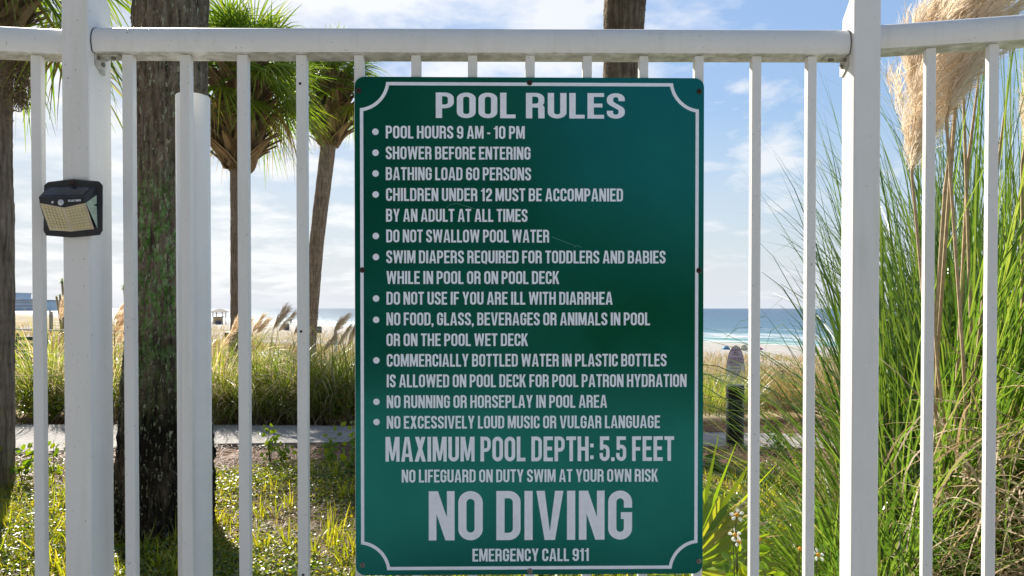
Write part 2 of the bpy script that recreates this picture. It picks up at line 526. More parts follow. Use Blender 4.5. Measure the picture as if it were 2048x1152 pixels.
def sea_mat():
    m, t = mat('sea water')
    v = objco(t)                                       # local x runs along the shore, local y out to sea
    x, y, z = t.n('ShaderNodeSeparateXYZ', None, Vector=v).outputs
    wob = t.math('MULTIPLY', t.math('SUBTRACT', t.noise(scaled(t, v, (0.025, 0.05, 0.05)), 1.0, 5, 0.6), 0.5), 26.0)
    d = t.math('ADD', y, wob)
    deep = t.ramp(t.mapr(d, 0.0, 500.0), [(0.0, (0.16, 0.33, 0.27)), (0.04, (0.07, 0.19, 0.22)), (0.12, (0.035, 0.11, 0.17)), (0.5, (0.020, 0.070, 0.135)), (1.0, (0.016, 0.058, 0.12))])
    rip = t.noise(scaled(t, v, (0.06, 0.22, 0.2)), 1.0, 6, 0.6)
    deep = t.mix(t.mapr(rip, 0.52, 0.7, 0.0, 0.5), deep, (0.06, 0.22, 0.30))
    fo = t.noise(scaled(t, v, (0.10, 0.30, 0.3)), 1.0, 7, 0.7)
    fo2 = t.noise(scaled(t, v, (0.02, 0.09, 0.09)), 1.0, 3, 0.5)
    b1 = t.math('MULTIPLY', t.mapr(d, 12, 16), t.mapr(d, 40, 27))          # breaking wave
    b2 = t.math('MULTIPLY', t.mapr(d, -3, 0), t.mapr(d, 8, 3))             # swash
    foam = t.math('MAXIMUM', t.math('MULTIPLY', b1, t.mapr(fo, 0.42, 0.58)), t.math('MULTIPLY', b2, t.mapr(fo, 0.42, 0.60)))
    b3 = t.math('MULTIPLY', t.mapr(d, 45, 50), t.mapr(d, 70, 60))
    foam = t.math('MAXIMUM', foam, t.math('MULTIPLY', b3, t.mapr(fo, 0.56, 0.62)))
    bst = t.n('ShaderNodeBsdfPrincipled', None, Base_Color=t.mix(foam, deep, (0.66, 0.69, 0.71)), Roughness=t.math('ADD', 0.28, t.math('MULTIPLY', foam, 0.6)), Specular_IOR_Level=0.14)
    hh = t.math('ADD', t.noise(scaled(t, v, (0.16, 0.5, 0.5)), 1.0, 6, 0.65), t.math('MULTIPLY', foam, 0.5))
    t.set(bst.inputs['Normal'], bump(t, hh, 0.7, 0.9))
    finish(t, bst)
    return m


# ------------------------------------------------------------------ ground, path, sea
SP, SN = np.array([-51.0, 198.0]), np.array([-0.760, -0.6495])     # a point of the shoreline and the way inland


def shore(x, y):
    return (x - SP[0]) * SN[0] + (y - SP[1]) * SN[1]


def terrain(x, y):
    x, y = np.asarray(x, float), np.asarray(y, float)
    s = shore(x, y)
    z = np.interp(s, [-400, -30, 0, 18, 40, 56, 67, 78, 88, 2000], [-9, -5.2, -3.67, -3.15, -2.7, -1.3, -0.50, -0.24, -0.12, -0.05])
    und = (np.sin(x * 0.31 + 1.3) * np.sin(y * 0.23 + .4) * 0.16 + np.sin(x * .12 + y * .17) * 0.14) * np.clip((y - 12) / 12, 0, 1) * np.clip((s - 50) / 25, 0, 1)
    flat = np.clip((10.0 - y) / 3.0, 0, 1)
    z = z * (1 - flat) + und
    return z + np.where(y > 3, np.clip(flat, 0, 1) * (np.sin(x * 2.1) * np.sin(y * 1.7) * 0.018), 0)


def grid_axis(a, b, n, p):
    u = np.linspace(-1, 1, n)
    c = np.sign(u) * np.abs(u) ** p
    return np.where(c < 0, -c * a, c * b)


gx = grid_axis(-2600, 900, 190, 3.2)
gy = np.concatenate([np.linspace(-60, 3, 20), 3 + (2600 - 3) * np.linspace(0, 1, 230)[1:] ** 3.0])
GX, GY = np.meshgrid(gx, gy)
V = np.stack([GX, GY, terrain(GX, GY)], axis=2).reshape(-1, 3)
nx, ny = len(gx), len(gy)
ii = (np.arange(ny - 1)[:, None] * nx + np.arange(nx - 1)[None, :]).ravel()
ground = obj('ground', mesh('ground', V, np.stack([ii, ii + 1, ii + nx + 1, ii + nx], axis=1), True), ground_mat())
tag(ground, kind='structure')

near_e = [(-14, 5.0), (-8, 5.62), (-4.2, 6.07), (-2.8, 6.43), (-1, 6.55), (1.84, 6.33), (5, 5.95), (12, 5.2)]
far_e = [(-14, 6.9), (-8, 7.35), (-5.2, 7.5), (-3, 7.48), (-1, 7.36), (2.0, 7.02), (5.3, 6.75), (12, 6.2)]
m_ = MB()
rings = []
for (a, b), (c, d) in zip(near_e, far_e):
    rings.append([(a, b, -0.05), (a, b, 0.035), (c, d, 0.035), (c, d, -0.05)])
m_.loft(rings)
tag(m_.make('path', path_mat()), kind='structure')

sea = obj('sea', mesh('sea', [(-40000, -60, 0), (40000, -60, 0), (40000, 40000, 0), (-40000, 40000, 0)], [(0, 1, 2, 3)]), sea_mat())
sea.location = (SP[0], SP[1], -3.67)
sea.rotation_euler = (0, 0, math.atan2(-0.760, 0.6495))
tag(sea, kind='structure')

# ------------------------------------------------------------------ fence
fence = thing('fence', onplane(1024, 1152), 'white metal picket fence with thick rounded top rail carrying the green sign', 'fence')


def frame_box(mb, O, U, N, u0, u1, o0, o1, z0, z1):
    """box in a fence frame: along U, towards camera N, up"""
    c = O + U * (u0 + u1) / 2 + N * (o0 + o1) / 2
    c = Vector((c.x, c.y, (z0 + z1) / 2))
    mb.box(c, U * (u1 - u0) / 2, N * (o1 - o0) / 2, Vector((0, 0, (z1 - z0) / 2)))


def uz(px, py, off=0.0, O=FO, U=FU, N=FN):
    p = onplane(px, py, off, O, N)
    return (p - O).dot(U), p.z


# profile of the top rail: (towards camera, up), flat underside
RAILP = [(0.026, 0.0), (0.0295, 0.010), (0.031, 0.021), (0.030, 0.032), (0.0265, 0.041), (0.020, 0.048), (0.011, 0.0525), (0.0, 0.054),
         (-0.011, 0.0525), (-0.020, 0.048), (-0.0265, 0.041), (-0.030, 0.032), (-0.031, 0.021), (-0.0295, 0.010), (-0.026, 0.0)]


def rail(p0, p1, N, nm='top_rail'):
    mb = MB()
    rs = []
    for i in range(9):
        p = p0.lerp(p1, i / 8)
        rs.append([p + N * a + Vector((0, 0, b)) for a, b in RAILP])
    mb.loft(rs)
    return mb.make(nm, M['white'], fence, auto=True)


PO = -0.002                                    # front face of the pickets
RC = PO - 0.014                                # middle of the rail
# main panel rail
lip_l, lip_r = onplane(185, 103, RC + 0.026), onplane(1702, 107, RC + 0.026)
RZ = (lip_l.z + lip_r.z) / 2
pl_, pr_ = lip_l - FN * 0.026, lip_r - FN * 0.026
pl_ = pl_ - FU * 0.012
pr_ = pr_ + FU * 0.006
rail(pl_, pr_, FN)


def rail_z(u):
    return pl_.z + (pr_.z - pl_.z) * (u - (pl_ - FO).dot(FU)) / ((pr_ - FO).dot(FU) - (pl_ - FO).dot(FU))


def picket(O, U, N, u0, u1, ztop, off=PO):
    mb = MB()
    frame_box(mb, O, U, N, u0, u1, off - 0.017, off, 0.16, ztop)
    return mb.make('picket', M['white'], fence, bevel=0.0016)


for a, b in [(246, 267), (361, 382), (475, 496.5), (593, 614), (709, 728), (823, 842), (936, 954.5), (1051, 1069.5), (1165, 1183.5),
             (1278, 1296), (1388.5, 1406.5), (1503, 1521.5), (1614, 1632)]:
    u0, _ = uz(a, 500, PO)
    u1, _ = uz(b, 500, PO)
    picket(FO, FU, FN, u0, u1, rail_z(u0) - 0.0005)

# small drilled holes seen on one picket
for hx, hy in [(600, 167), (602, 663), (606, 1150)]:
    p = onplane(hx, hy, PO + 0.0006)
    MB().tube([p - FN * 0.002, p], 0.0028, 12).make('hole', M['black'], fence)


# posts: square tubes with a top cut on a slope
def post(px0, px1, depth, zback, ofront, O=FO, U=FU, N=FN):
    u0, _ = uz(px0, 500, ofront)
    u1, _ = uz(px1, 500, ofront)
    pts = [(ofront, 0.0), (ofront, zback + depth * 1.0), (ofront - depth, zback), (ofront - depth, 0.0)]
    mb = MB()
    r = []
    for u in (u0, u1):
        r.append([O + U * u + N * a + Vector((0, 0, z)) for a, z in pts])
    mb.loft(r)
    mb.make('post', M['white'], fence, bevel=0.003, seg=3)
    return u0, u1


OFP = 0.022
lu0, lu1 = post(125.5, 179.5, 0.080, 1.893, OFP)
ru0, ru1 = post(1706, 1760, 0.050, 1.868, OFP)

# angled side panels
A_L, A_R = R(7.0), R(12.0)
UL = Vector((math.cos(YAW) * 1, math.sin(YAW), 0))
UL = Matrix.Rotation(A_L, 3, 'Z') @ FU           # going right it recedes, going left it comes nearer
NL = Matrix.Rotation(A_L, 3, 'Z') @ FN
OL = FO + FU * lu0 + FN * (RC)
UR = Matrix.Rotation(-A_R, 3, 'Z') @ FU
NR = Matrix.Rotation(-A_R, 3, 'Z') @ FN
ORR = FO + FU * ru1 + FN * (RC)
zl = onplane(118, 107, 0.026, OL, NL).z
zr = onplane(1765, 97, 0.026, ORR, NR).z
rail(Vector((OL.x, OL.y, zl)) - UL * 0.9, Vector((OL.x, OL.y, zl)) + UL * 0.002, NL)
rail(Vector((ORR.x, ORR.y, zr)) - UR * 0.002, Vector((ORR.x, ORR.y, zr)) + UR * 0.9, NR)
for k in range(6):
    u0, _ = uz(63.5, 500, 0.014, OL, UL, NL)
    u1, _ = uz(85, 500, 0.014, OL, UL, NL)
    picket(OL, UL, NL, u0 - 0.115 * k, u1 - 0.115 * k, zl - 0.0005, 0.014)
for k in range(6):
    u0, _ = uz(1849.5, 500, 0.014, ORR, UR, NR)
    u1, _ = uz(1870, 500, 0.014, ORR, UR, NR)
    picket(ORR, UR, NR, u0 + 0.112 * k, u1 + 0.112 * k, zr - 0.0005, 0.014)

# bottom rail of the three panels (below the picture)
for O, U, N, u0, u1, oc in ((FO, FU, FN, lu1, ru0, RC), (OL, UL, NL, -0.9, 0, 0), (ORR, UR, NR, 0, 0.9, 0)):
    mb = MB()
    frame_box(mb, O, U, N, u0, u1, oc - 0.02, oc + 0.02, 0.11, 0.16)
    mb.make('bottom_rail', M['white'], fence, bevel=0.002)

# dark open seams where the rail ends meet the posts
for pe, sgn in ((pl_ + FU * 0.011, 1), (pr_ - FU * 0.0075, -1)):
    mb = MB()
    mb.loft([[pe + FU * sgn * e + FN * a * 1.025 + Vector((0, 0, b * 1.02 - .0006)) for a, b in RAILP] for e in (0.0, 0.0016)])
    mb.make('seam', M['rust'], fence)

# corner brackets under the rail ends
for u, sgn in ((lu1, 1), (ru0, -1)):
    zz_ = rail_z(u)
    mb = MB()
    c = FO + FU * (u + sgn * 0.003) + FN * RC
    prof = [(0.018, 0.001), (0.018, -0.022), (-0.006, -0.036), (-0.016, -0.034), (-0.016, 0.001)]
    rs = []
    for e in (0.0002, 0.0028):
        q = FO + FU * (u + sgn * e) + FN * RC
        rs.append([q + FN * a + Vector((0, 0, zz_ + b)) for a, b in prof])
    mb.loft(rs)
    frame_box(mb, FO, FU, FN, min(u + sgn * 0.003, u + sgn * 0.045), max(u + sgn * 0.003, u + sgn * 0.045), RC - 0.014, RC + 0.014, zz_ - 0.0032, zz_ - 0.0006)
    br_ = mb.make('bracket', M['bracket'], fence, bevel=0.0007)
    for a, b in ((0.010, -0.007), (-0.006, -0.015)):
        q = FO + FU * (u + sgn * 0.0028) + FN * (RC + a) + Vector((0, 0, zz_ + b))
        MB().tube([q, q + FU * sgn * 0.0035], 0.0042, 6).make('bolt', M['bolt'], br_)
    q = FO + FU * (u + sgn * 0.03) + FN * (RC + 0.004) + Vector((0, 0, zz_ - 0.0032))
    MB().tube([q, q - Vector((0, 0, 0.004))], 0.005, 6).make('bolt', M['bolt'], br_)

# round white vinyl post standing right behind the fence
pc = at(388, 600, 1.475)
vp = thing('vinyl_post', (pc.x, pc.y, 0), 'short round white post standing just behind the fence pickets', 'post')
ztop = at(388, 183, 1.44).z
mb = MB()
mb.tube([(pc.x, pc.y, 0), (pc.x, pc.y, ztop - 0.002), (pc.x, pc.y, ztop)], [0.0335, 0.0335, 0.0325], 48)
mb.make('post_shaft', M['pvc'], vp, auto=True)
MB().tube([(pc.x, pc.y, 0.0), (pc.x, pc.y, 0.03), (pc.x, pc.y, 0.04)], [0.05, 0.05, 0.036], 32).make('base_collar', M['pvc'], vp, auto=True)

# ------------------------------------------------------------------ lettering
S = 0.158


def fillet(pts, r, closed=False, n=6):
    out = []
    N_ = len(pts)
    for i, p in enumerate(pts):
        if not closed and i in (0, N_ - 1):
            out.append(np.array(p, float))
            continue
        p = np.array(p, float)
        a = np.array(pts[i - 1], float)
        b = np.array(pts[(i + 1) % N_], float)
        da, db = a - p, b - p
        la, lb = np.linalg.norm(da), np.linalg.norm(db)
        da, db = da / la, db / lb
        ang = math.acos(max(-1, min(1, float(da @ db))))
        lim_a = la * (0.5 if (closed or i - 1 > 0) else 1.0)
        lim_b = lb * (0.5 if (closed or i + 1 < N_ - 1) else 1.0)
        d = min(r / math.tan(ang / 2), lim_a, lim_b)
        p0, p1 = p + da * d, p + db * d
        rr = d * math.tan(ang / 2)
        bis = (da + db) / np.linalg.norm(da + db)
        c = p + bis * (rr / math.sin(ang / 2))
        a0 = math.atan2(*(p0 - c)[::-1])
        a1 = math.atan2(*(p1 - c)[::-1])
        da_ = (a1 - a0 + math.pi) % (2 * math.pi) - math.pi
        for k in range(n + 1):
            th = a0 + da_ * k / n
            out.append(c + rr * np.array([math.cos(th), math.sin(th)]))
    return out


def stroke(pts, r=0.155, closed=False, th=S):
    p = fillet(pts, r, closed)
    q = [p[0]]
    for x in p[1:]:
        if np.linalg.norm(x - q[-1]) > 1e-5:
            q.append(x)
    if closed and np.linalg.norm(q[0] - q[-1]) < 1e-5:
        q.pop()
    n = len(q)
    L_, R_ = [], []
    for i in range(n):
        if closed:
            d1, d2 = q[i] - q[i - 1], q[(i + 1) % n] - q[i]
        else:
            d1 = q[i] - q[max(i - 1, 0)] if i else q[1] - q[0]
            d2 = q[min(i + 1, n - 1)] - q[i] if i < n - 1 else d1
        d1, d2 = d1 / np.linalg.norm(d1), d2 / np.linalg.norm(d2)
        nm = np.array([-(d1 + d2)[1], (d1 + d2)[0]])
        nm /= np.linalg.norm(nm)
        k = th / 2 / max(0.5, float(nm @ np.array([-d1[1], d1[0]])))
        L_.append(q[i] + nm * k)
        R_.append(q[i] - nm * k)
    vs_ = L_ + R_
    fs = [(i, (i + 1) % n, n + (i + 1) % n, n + i) for i in range(n if closed else n - 1)]
    return vs_, fs


def poly(*p):
    return [np.array(x, float) for x in p], [tuple(range(len(p)))]


def rect(x0, y0, x1, y1):
    return poly((x0, y0), (x1, y0), (x1, y1), (x0, y1))


def glyph(c):
    h = S / 2
    T = 0.148
    t2 = T / 2
    if c == ' ':
        return 0.16, []
    if c in 'O0':
        w_ = 0.47
        return w_, [stroke([(h, h), (w_ - h, h), (w_ - h, 1 - h), (h, 1 - h)], closed=True)]
    if c == 'Q':
        w_, p = glyph('O')
        return w_, p + [poly((0.27, 0.16), (0.36, 0.10), (0.45, -0.06), (0.35, -0.06))]
    if c == 'C':
        w_ = 0.45
        return w_, [stroke([(w_ - h, .63), (w_ - h, 1 - h), (h, 1 - h), (h, h), (w_ - h, h), (w_ - h, .37)])]
    if c == 'G':
        w_ = 0.46
        return w_, [stroke([(w_ - h, .65), (w_ - h, 1 - h), (h, 1 - h), (h, h), (w_ - h, h), (w_ - h, .56)]), rect(w_ * .53, .42, w_ - S + .01, .56)]
    if c == 'S':
        w_ = 0.45
        return w_, [stroke([(w_ - h, .69), (w_ - h, 1 - h), (h, 1 - h), (h, .63), (w_ - h, .37), (w_ - h, h), (h, h), (h, .31)], 0.15)]
    if c == 'D':
        w_ = 0.47
        return w_, [rect(0, 0, S, 1), stroke([(S - .01, 1 - t2), (w_ - h, 1 - t2), (w_ - h, t2), (S - .01, t2)], th=T)]
    if c == 'P':
        w_ = 0.455
        return w_, [rect(0, 0, S, 1), stroke([(S - .01, 1 - t2), (w_ - h, 1 - t2), (w_ - h, .455), (S - .01, .455)], th=T)]
    if c == 'R':
        w_ = 0.475
        return w_, [rect(0, 0, S, 1), stroke([(S - .01, 1 - t2), (w_ - h - .01, 1 - t2), (w_ - h - .01, .50), (S - .01, .50)], th=T),
                    stroke([(S + .05, .50), (w_ - h - .012, .50), (w_ - h - .008, 0.0)], 0.10)]
    if c == 'B':
        w_ = 0.475
        return w_, [rect(0, 0, S, 1), stroke([(S - .01, 1 - t2), (w_ - h - .012, 1 - t2), (w_ - h - .012, .52), (S - .01, .52)], .13, th=T),
                    stroke([(S - .01, .52), (w_ - h, .52), (w_ - h, t2), (S - .01, t2)], .14, th=T)]
    if c == 'U':
        w_ = 0.47
        return w_, [stroke([(h, 1), (h, h), (w_ - h, h), (w_ - h, 1)])]
    if c == 'J':
        w_ = 0.36
        return w_, [stroke([(w_ - h, 1), (w_ - h, h), (h, h), (h, .3)])]
    if c == '2':
        w_ = 0.44
        return w_, [stroke([(h, .67), (h, 1 - h), (w_ - h, 1 - h), (w_ - h, .62), (h + .01, .24), (h + .01, 0)], .15), rect(0.02, 0, w_, T)]
    if c == '5':
        w_ = 0.45
        return w_, [rect(0.02, 1 - T, w_ - .02, 1), rect(0.02, .45, S + .01, 1 - T), stroke([(S, .59), (w_ - h, .59), (w_ - h, h), (h, h), (h, .33)], th=T * 1.03)]
    if c == '6':
        w_ = 0.46
        return w_, [stroke([(w_ - h, .70), (w_ - h, 1 - h), (h, 1 - h), (h, h), (w_ - h, h), (w_ - h, .55), (S - .01, .55)])]
    if c == '9':
        w_, p = glyph('6')
        return w_, [([np.array([w_, 1.0]) - v for v in vs_], fs) for vs_, fs in p]
    if c == '1':
        return 0.30, [rect(.125, 0, .125 + S, 1), poly((0.0, .74), (.126, .74), (.126, .98), (.10, .86), (0.0, .85))]
    if c == 'A':
        w_ = 0.52
        q = S * .98
        return w_, [poly((0, 0), (q, 0), (w_ / 2 + .02, 1), (w_ / 2 - .10, 1)), poly((w_ - q, 0), (w_, 0), (w_ / 2 + .10, 1), (w_ / 2 - .02, 1)), rect(.12, .19, w_ - .12, .32)]
    if c == 'V':
        w_ = 0.52
        q = S * 1.02
        return w_, [poly((0, 1), (q, 1), (w_ / 2 + .02, 0), (w_ / 2 - .10, 0)), poly((w_ - q, 1), (w_, 1), (w_ / 2 + .10, 0), (w_ / 2 - .02, 0))]
    if c == 'W':
        w_ = 0.74
        q = .155
        return w_, [poly((0, 1), (q, 1), (.255, 0), (.115, 0)), poly((.115, 0), (.255, 0), (.435, 1), (.305, 1)),
                    poly((.305, 1), (.435, 1), (.625, 0), (.485, 0)), poly((.485, 0), (.625, 0), (w_, 1), (w_ - q, 1))]
    if c == 'M':
        w_ = 0.62
        return w_, [rect(0, 0, S * .93, 1), rect(w_ - S * .93, 0, w_, 1), poly((0.02, 1), (.20, 1), (.36, .04), (.26, .04)), poly((w_ - .20, 1), (w_ - .02, 1), (.36, .04), (.26, .04))]
    if c == 'N':
        w_ = 0.495
        return w_, [rect(0, 0, S * .93, 1), rect(w_ - S * .93, 0, w_, 1), poly((0, 1), (S * 1.12, 1), (w_, 0), (w_ - S * 1.12, 0))]
    if c == 'X':
        w_ = 0.50
        q = S * 1.1
        return w_, [poly((0, 0), (q, 0), (w_ - .02, 1), (w_ - .02 - q, 1)), poly((.02, 1), (.02 + q, 1), (w_, 0), (w_ - q, 0))]
    if c == 'Y':
        w_ = 0.50
        q = S * 1.06
        return w_, [poly((0, 1), (q, 1), (w_ / 2 + .05, .38), (w_ / 2 - .08, .38)), poly((w_ - q, 1), (w_, 1), (w_ / 2 + .08, .38), (w_ / 2 - .05, .38)), rect(w_ / 2 - h, 0, w_ / 2 + h, .42)]
    if c == 'K':
        w_ = 0.49
        return w_, [rect(0, 0, S, 1), poly((S - .01, .30), (S - .01, .56), (w_ - S * 1.08, 1), (w_ - .01, 1)), poly((w_ - S * 1.08, 0), (w_, 0), (.30, .64), (.20, .46))]
    if c == 'E':
        w_ = 0.415
        return w_, [rect(0, 0, S, 1), rect(S - .01, 1 - T, w_, 1), rect(S - .01, .44, w_ - .04, .44 + T), rect(S - .01, 0, w_, T)]
    if c == 'F':
        w_ = 0.395
        return w_, [rect(0, 0, S, 1), rect(S - .01, 1 - T, w_, 1), rect(S - .01, .42, w_ - .04, .42 + T)]
    if c == 'L':
        w_ = 0.385
        return w_, [rect(0, 0, S, 1), rect(S - .01, 0, w_, T)]
    if c == 'T':
        w_ = 0.43
        return w_, [rect(0, 1 - T, w_, 1), rect(w_ / 2 - h, 0, w_ / 2 + h, 1 - T + .01)]
    if c == 'H':
        w_ = 0.49
        return w_, [rect(0, 0, S, 1), rect(w_ - S, 0, w_, 1), rect(S - .01, .43, w_ - S + .01, .43 + T)]
    if c == 'I':
        return S, [rect(0, 0, S, 1)]
    if c == '-':
        return 0.22, [rect(0, .36, .22, .49)]
    if c == '.':
        return 0.15, [rect(0, 0, .15, .15)]
    if c == ':':
        return 0.15, [rect(0, .08, .15, .23), rect(0, .56, .15, .71)]
    if c == ',':
        return 0.15, [poly((0, .15), (.15, .15), (.15, 0), (.07, -.13), (0, -.13), (.045, 0), (0, 0))]
    return 0.3, []


def text_mesh(txt, gap=0.07):
    """2-D pieces of a line of text, cap height 1; returns width and pieces"""
    x = 0
    out = []
    for ch in txt:
        w_, ps = glyph(ch)
        for vs_, fs in ps:
            out.append(([(v[0] + x, v[1]) for v in vs_], fs))
        x += w_ + (gap if ch != ' ' else 0.03)
    return x - gap, out


def lay_text(name, txt, mp, material, parent, gap=0.07):
    """mp maps (0..1 across, 0..1 up, lift) to a 3-D point"""
    wd, ps = text_mesh(txt, gap)
    mb = MB()
    for i, (vs_, fs) in enumerate(ps):
        lift = 0.00002 * (i % 5)
        mb.add([mp(v[0] / wd, v[1], lift) for v in vs_], fs)
    return mb.make(name, material, parent)


# ------------------------------------------------------------------ the pool rules sign
SF = 0.004                                             # front face of the sign
su0, sz1 = uz(709, 153, SF)
su1, _ = uz(1407, 600, SF)
_, sz0 = uz(724, 1151, SF)
sign = thing('sign_board', FO + FU * (su0 + su1) / 2 + FN * SF + Vector((0, 0, sz0)), 'large green pool rules sign with white lettering screwed to the fence', 'sign')


def sp(u, z, off=0.0):
    p = FO + FU * u + FN * (SF + off)
    return Vector((p.x, p.y, z))


cr = 0.019
pts = fillet([(su0, sz0), (su1, sz0), (su1, sz1), (su0, sz1)], cr, True, 8)
mb = MB()
mb.loft([[sp(a, b, -0.0032) for a, b in pts], [sp(a, b, 0) for a, b in pts]])
mb.make('board', M['green'], sign, bevel=0.0005, seg=1)
# border line with scooped corners
bw = 0.0066
bi = 0.0105


def scoop(ins, rad):
    a0, a1, b0, b1 = su0 + ins, su1 - ins, sz0 + ins, sz1 - ins
    out = []
    for cx, cy_, st in ((su0 + bi * .5, sz0 + bi * .5, 0), (su1 - bi * .5, sz0 + bi * .5, 90), (su1 - bi * .5, sz1 - bi * .5, 180), (su0 + bi * .5, sz1 - bi * .5, 270)):
        # arc from one edge line to the other, centred near the board corner
        e = (ins - bi * .5)
        th0 = math.degrees(math.asin(max(-1, min(1, e / rad))))
        angs = np.linspace(90 - th0, th0, 13)
        for an in angs:
            a_ = R(st + an)
            out.append((cx + rad * math.cos(a_), cy_ + rad * math.sin(a_)))
    return out


outer = scoop(bi, 0.0575)
inner = scoop(bi + bw, 0.0575 + bw)
mb = MB()
n_ = len(outer)
mb.add([sp(a, b, 0.0003) for a, b in outer] + [sp(a, b, 0.0003) for a, b in inner], [(i, (i + 1) % n_, n_ + (i + 1) % n_, n_ + i) for i in range(n_)])
mb.make('border', M['letter'], sign)

LINES = [("POOL RULES", 871.5, 1249.5, 185, 236), ("POOL HOURS 9 AM - 10 PM", 771.5, 1049.5, 251.3, 276.9), ("SHOWER BEFORE ENTERING", 771.5, 1061, 292.8, 318.6),
         ("BATHING LOAD 60 PERSONS", 771.5, 1062, 334.3, 360.3), ("CHILDREN UNDER 12 MUST BE ACCOMPANIED", 772, 1246, 376, 402), ("BY AN ADULT AT ALL TIMES", 772, 1055, 417.6, 443.4),
         ("DO NOT SWALLOW POOL WATER", 772.5, 1098.5, 459, 484.8), ("SWIM DIAPERS REQUIRED FOR TODDLERS AND BABIES", 772.5, 1331, 500.8, 526.5), ("WHILE IN POOL OR ON POOL DECK", 773, 1118.5, 542, 568),
         ("DO NOT USE IF YOU ARE ILL WITH DIARRHEA", 773, 1225, 583.5, 609.3), ("NO FOOD, GLASS, BEVERAGES OR ANIMALS IN POOL", 773, 1300, 625, 650.8), ("OR ON THE POOL WET DECK", 773, 1056, 666.9, 692.2),
         ("COMMERCIALLY BOTTLED WATER IN PLASTIC BOTTLES", 773.5, 1333, 707.9, 733.4), ("IS ALLOWED ON POOL DECK FOR POOL PATRON HYDRATION", 773.5, 1373, 748.9, 774.7), ("NO RUNNING OR HORSEPLAY IN POOL AREA", 773.5, 1214, 790.6, 816.2),
         ("NO EXCESSIVELY LOUD MUSIC OR VULGAR LANGUAGE", 773.5, 1320, 831.9, 857.4), ("MAXIMUM POOL DEPTH: 5.5 FEET", 771, 1348, 873.8, 923.4), ("NO LIFEGUARD ON DUTY SWIM AT YOUR OWN RISK", 803.5, 1316, 939.3, 965),
         ("NO DIVING", 857.5, 1264, 982.4, 1080.8), ("EMERGENCY CALL 911", 945, 1178, 1097.5, 1123)]
for txt, x0, x1, y0, y1 in LINES:
    a0, zt = uz(x0, y0, SF)
    _, zb = uz(x0, y1, SF)
    a1, _ = uz(x1, (y0 + y1) / 2, SF)
    lay_text('text_line', txt, lambda a, b, l: sp(a0 + (a1 - a0) * a, zb + (zt - zb) * b, 0.0003 + l), M['letter'], sign)
for i, y in enumerate([263.6, 305.5, 347, 389, 472, 514, 597, 639.6, 720.8, 803.5, 844]):
    a, z = uz(750.9 + 2.2 * (y - 263) / 580, y, SF)
    MB().add([sp(a + 0.0065 * math.cos(k * math.pi / 12), z + 0.0065 * math.sin(k * math.pi / 12), 0.0003) for k in range(24)], [tuple(range(24))]).make('bullet', M['letter'], sign)
for i, (x, y) in enumerate([(717, 181), (1059.5, 165.5), (1398.5, 183), (724.5, 540), (1398, 541), (725, 1130), (1060, 1142), (1397.5, 1122)]):
    a, z = uz(x, y, SF)
    c = sp(a, z)
    mb = MB()
    rs = []
    for rr, e in ((0.0056, 0.0), (0.0055, 0.0010), (0.0042, 0.0026), (0.0021, 0.0031), (0.0020, 0.0016)):
        rs.append([c + FN * e + FU * rr * math.cos(k * math.pi / 8) + Vector((0, 0, rr * math.sin(k * math.pi / 8))) for k in range(16)])
    mb.loft(rs)
    mb.make('screw', M['rust'] if i < 5 else M['steel'], sign, smooth=False)

M['scratch'] = plain('pale scratch', (0.10, 0.26, 0.20), 0.5)
for pts_s in ([(893, 416), (900, 409), (914, 407), (932, 412), (950, 418)], [(1148, 494), (1156, 491), (1163, 496)], [(1104, 474), (1125, 482), (1150, 491)]):
    q = [sp(*uz(a, b, SF)) + FN * 0.0001 for a, b in pts_s]
    mb = MB()
    for a, b in zip(q[:-1], q[1:]):
        n_s = Vector((0, 0, 0.00045))
        mb.add([a - n_s, b - n_s * .7, b + n_s * .7, a + n_s], [(0, 1, 2, 3)])
    mb.make('scratch', M['scratch'], sign)

# ------------------------------------------------------------------ solar wall light on the left post
LO = OFP


def lp(zx, zy, prot=0.0):
    """point of the light from its place in the enlarged view of the photo and how far it stands out"""
    return onplane(60 + zx / 7.68, 340 + zy / 7.68, LO + 0.001 + prot)


lamp = thing('solar_wall_light', lp(660, 1040), 'small black solar wall light with yellowed panel on the left fence post', 'solar light')
ring_o = [(215, 235), (280, 183), (460, 160), (655, 138), (860, 158), (1060, 172), (1120, 235), (1118, 930), (1075, 1000), (900, 1018), (640, 1040), (420, 1022), (245, 1008), (205, 930)]
mb = MB()
mb.loft([[lp(a, b, 0.0) for a, b in ring_o], [lp(a, b, 0.008) for a, b in ring_o]])
mb.make('back_plate', M['black'], lamp, bevel=0.0015, seg=2)
PR = 0.034
tl, tr = (290, 252), (1010, 250)
bl_, br__ = (262, 905), (1030, 905)
fl, fr = (133, 415), (838, 415)
fl2, fr2, fm2 = (150, 508), (855, 505), (525, 578)
P3 = {'tl': lp(*tl, 0.008), 'tr': lp(*tr, 0.008), 'bl': lp(300, 925, 0.0085), 'br': lp(*br__, 0.0085), 'bm': lp(640, 945, 0.012), 'fl': lp(*fl, PR), 'fr': lp(*fr, PR),
      'fl2': lp(*fl2, PR), 'fr2': lp(*fr2, PR), 'fm2': lp(*fm2, PR + 0.004), 'fm': lp(490, 412, PR + 0.003)}
mb = MB()
keys = ['tl', 'tr', 'fl', 'fm', 'fr', 'fl2', 'fm2', 'fr2', 'bl', 'br']
vv = [P3[k] for k in keys]
vv += [lp(215, 560, 0.008), lp(1036, 560, 0.008)]
mb.add(vv, [(0, 2, 3, 4, 1), (2, 5, 6, 3), (3, 6, 7, 4), (0, 10, 5, 2), (1, 4, 7, 11)])
mb.make('housing', M['black'], lamp)


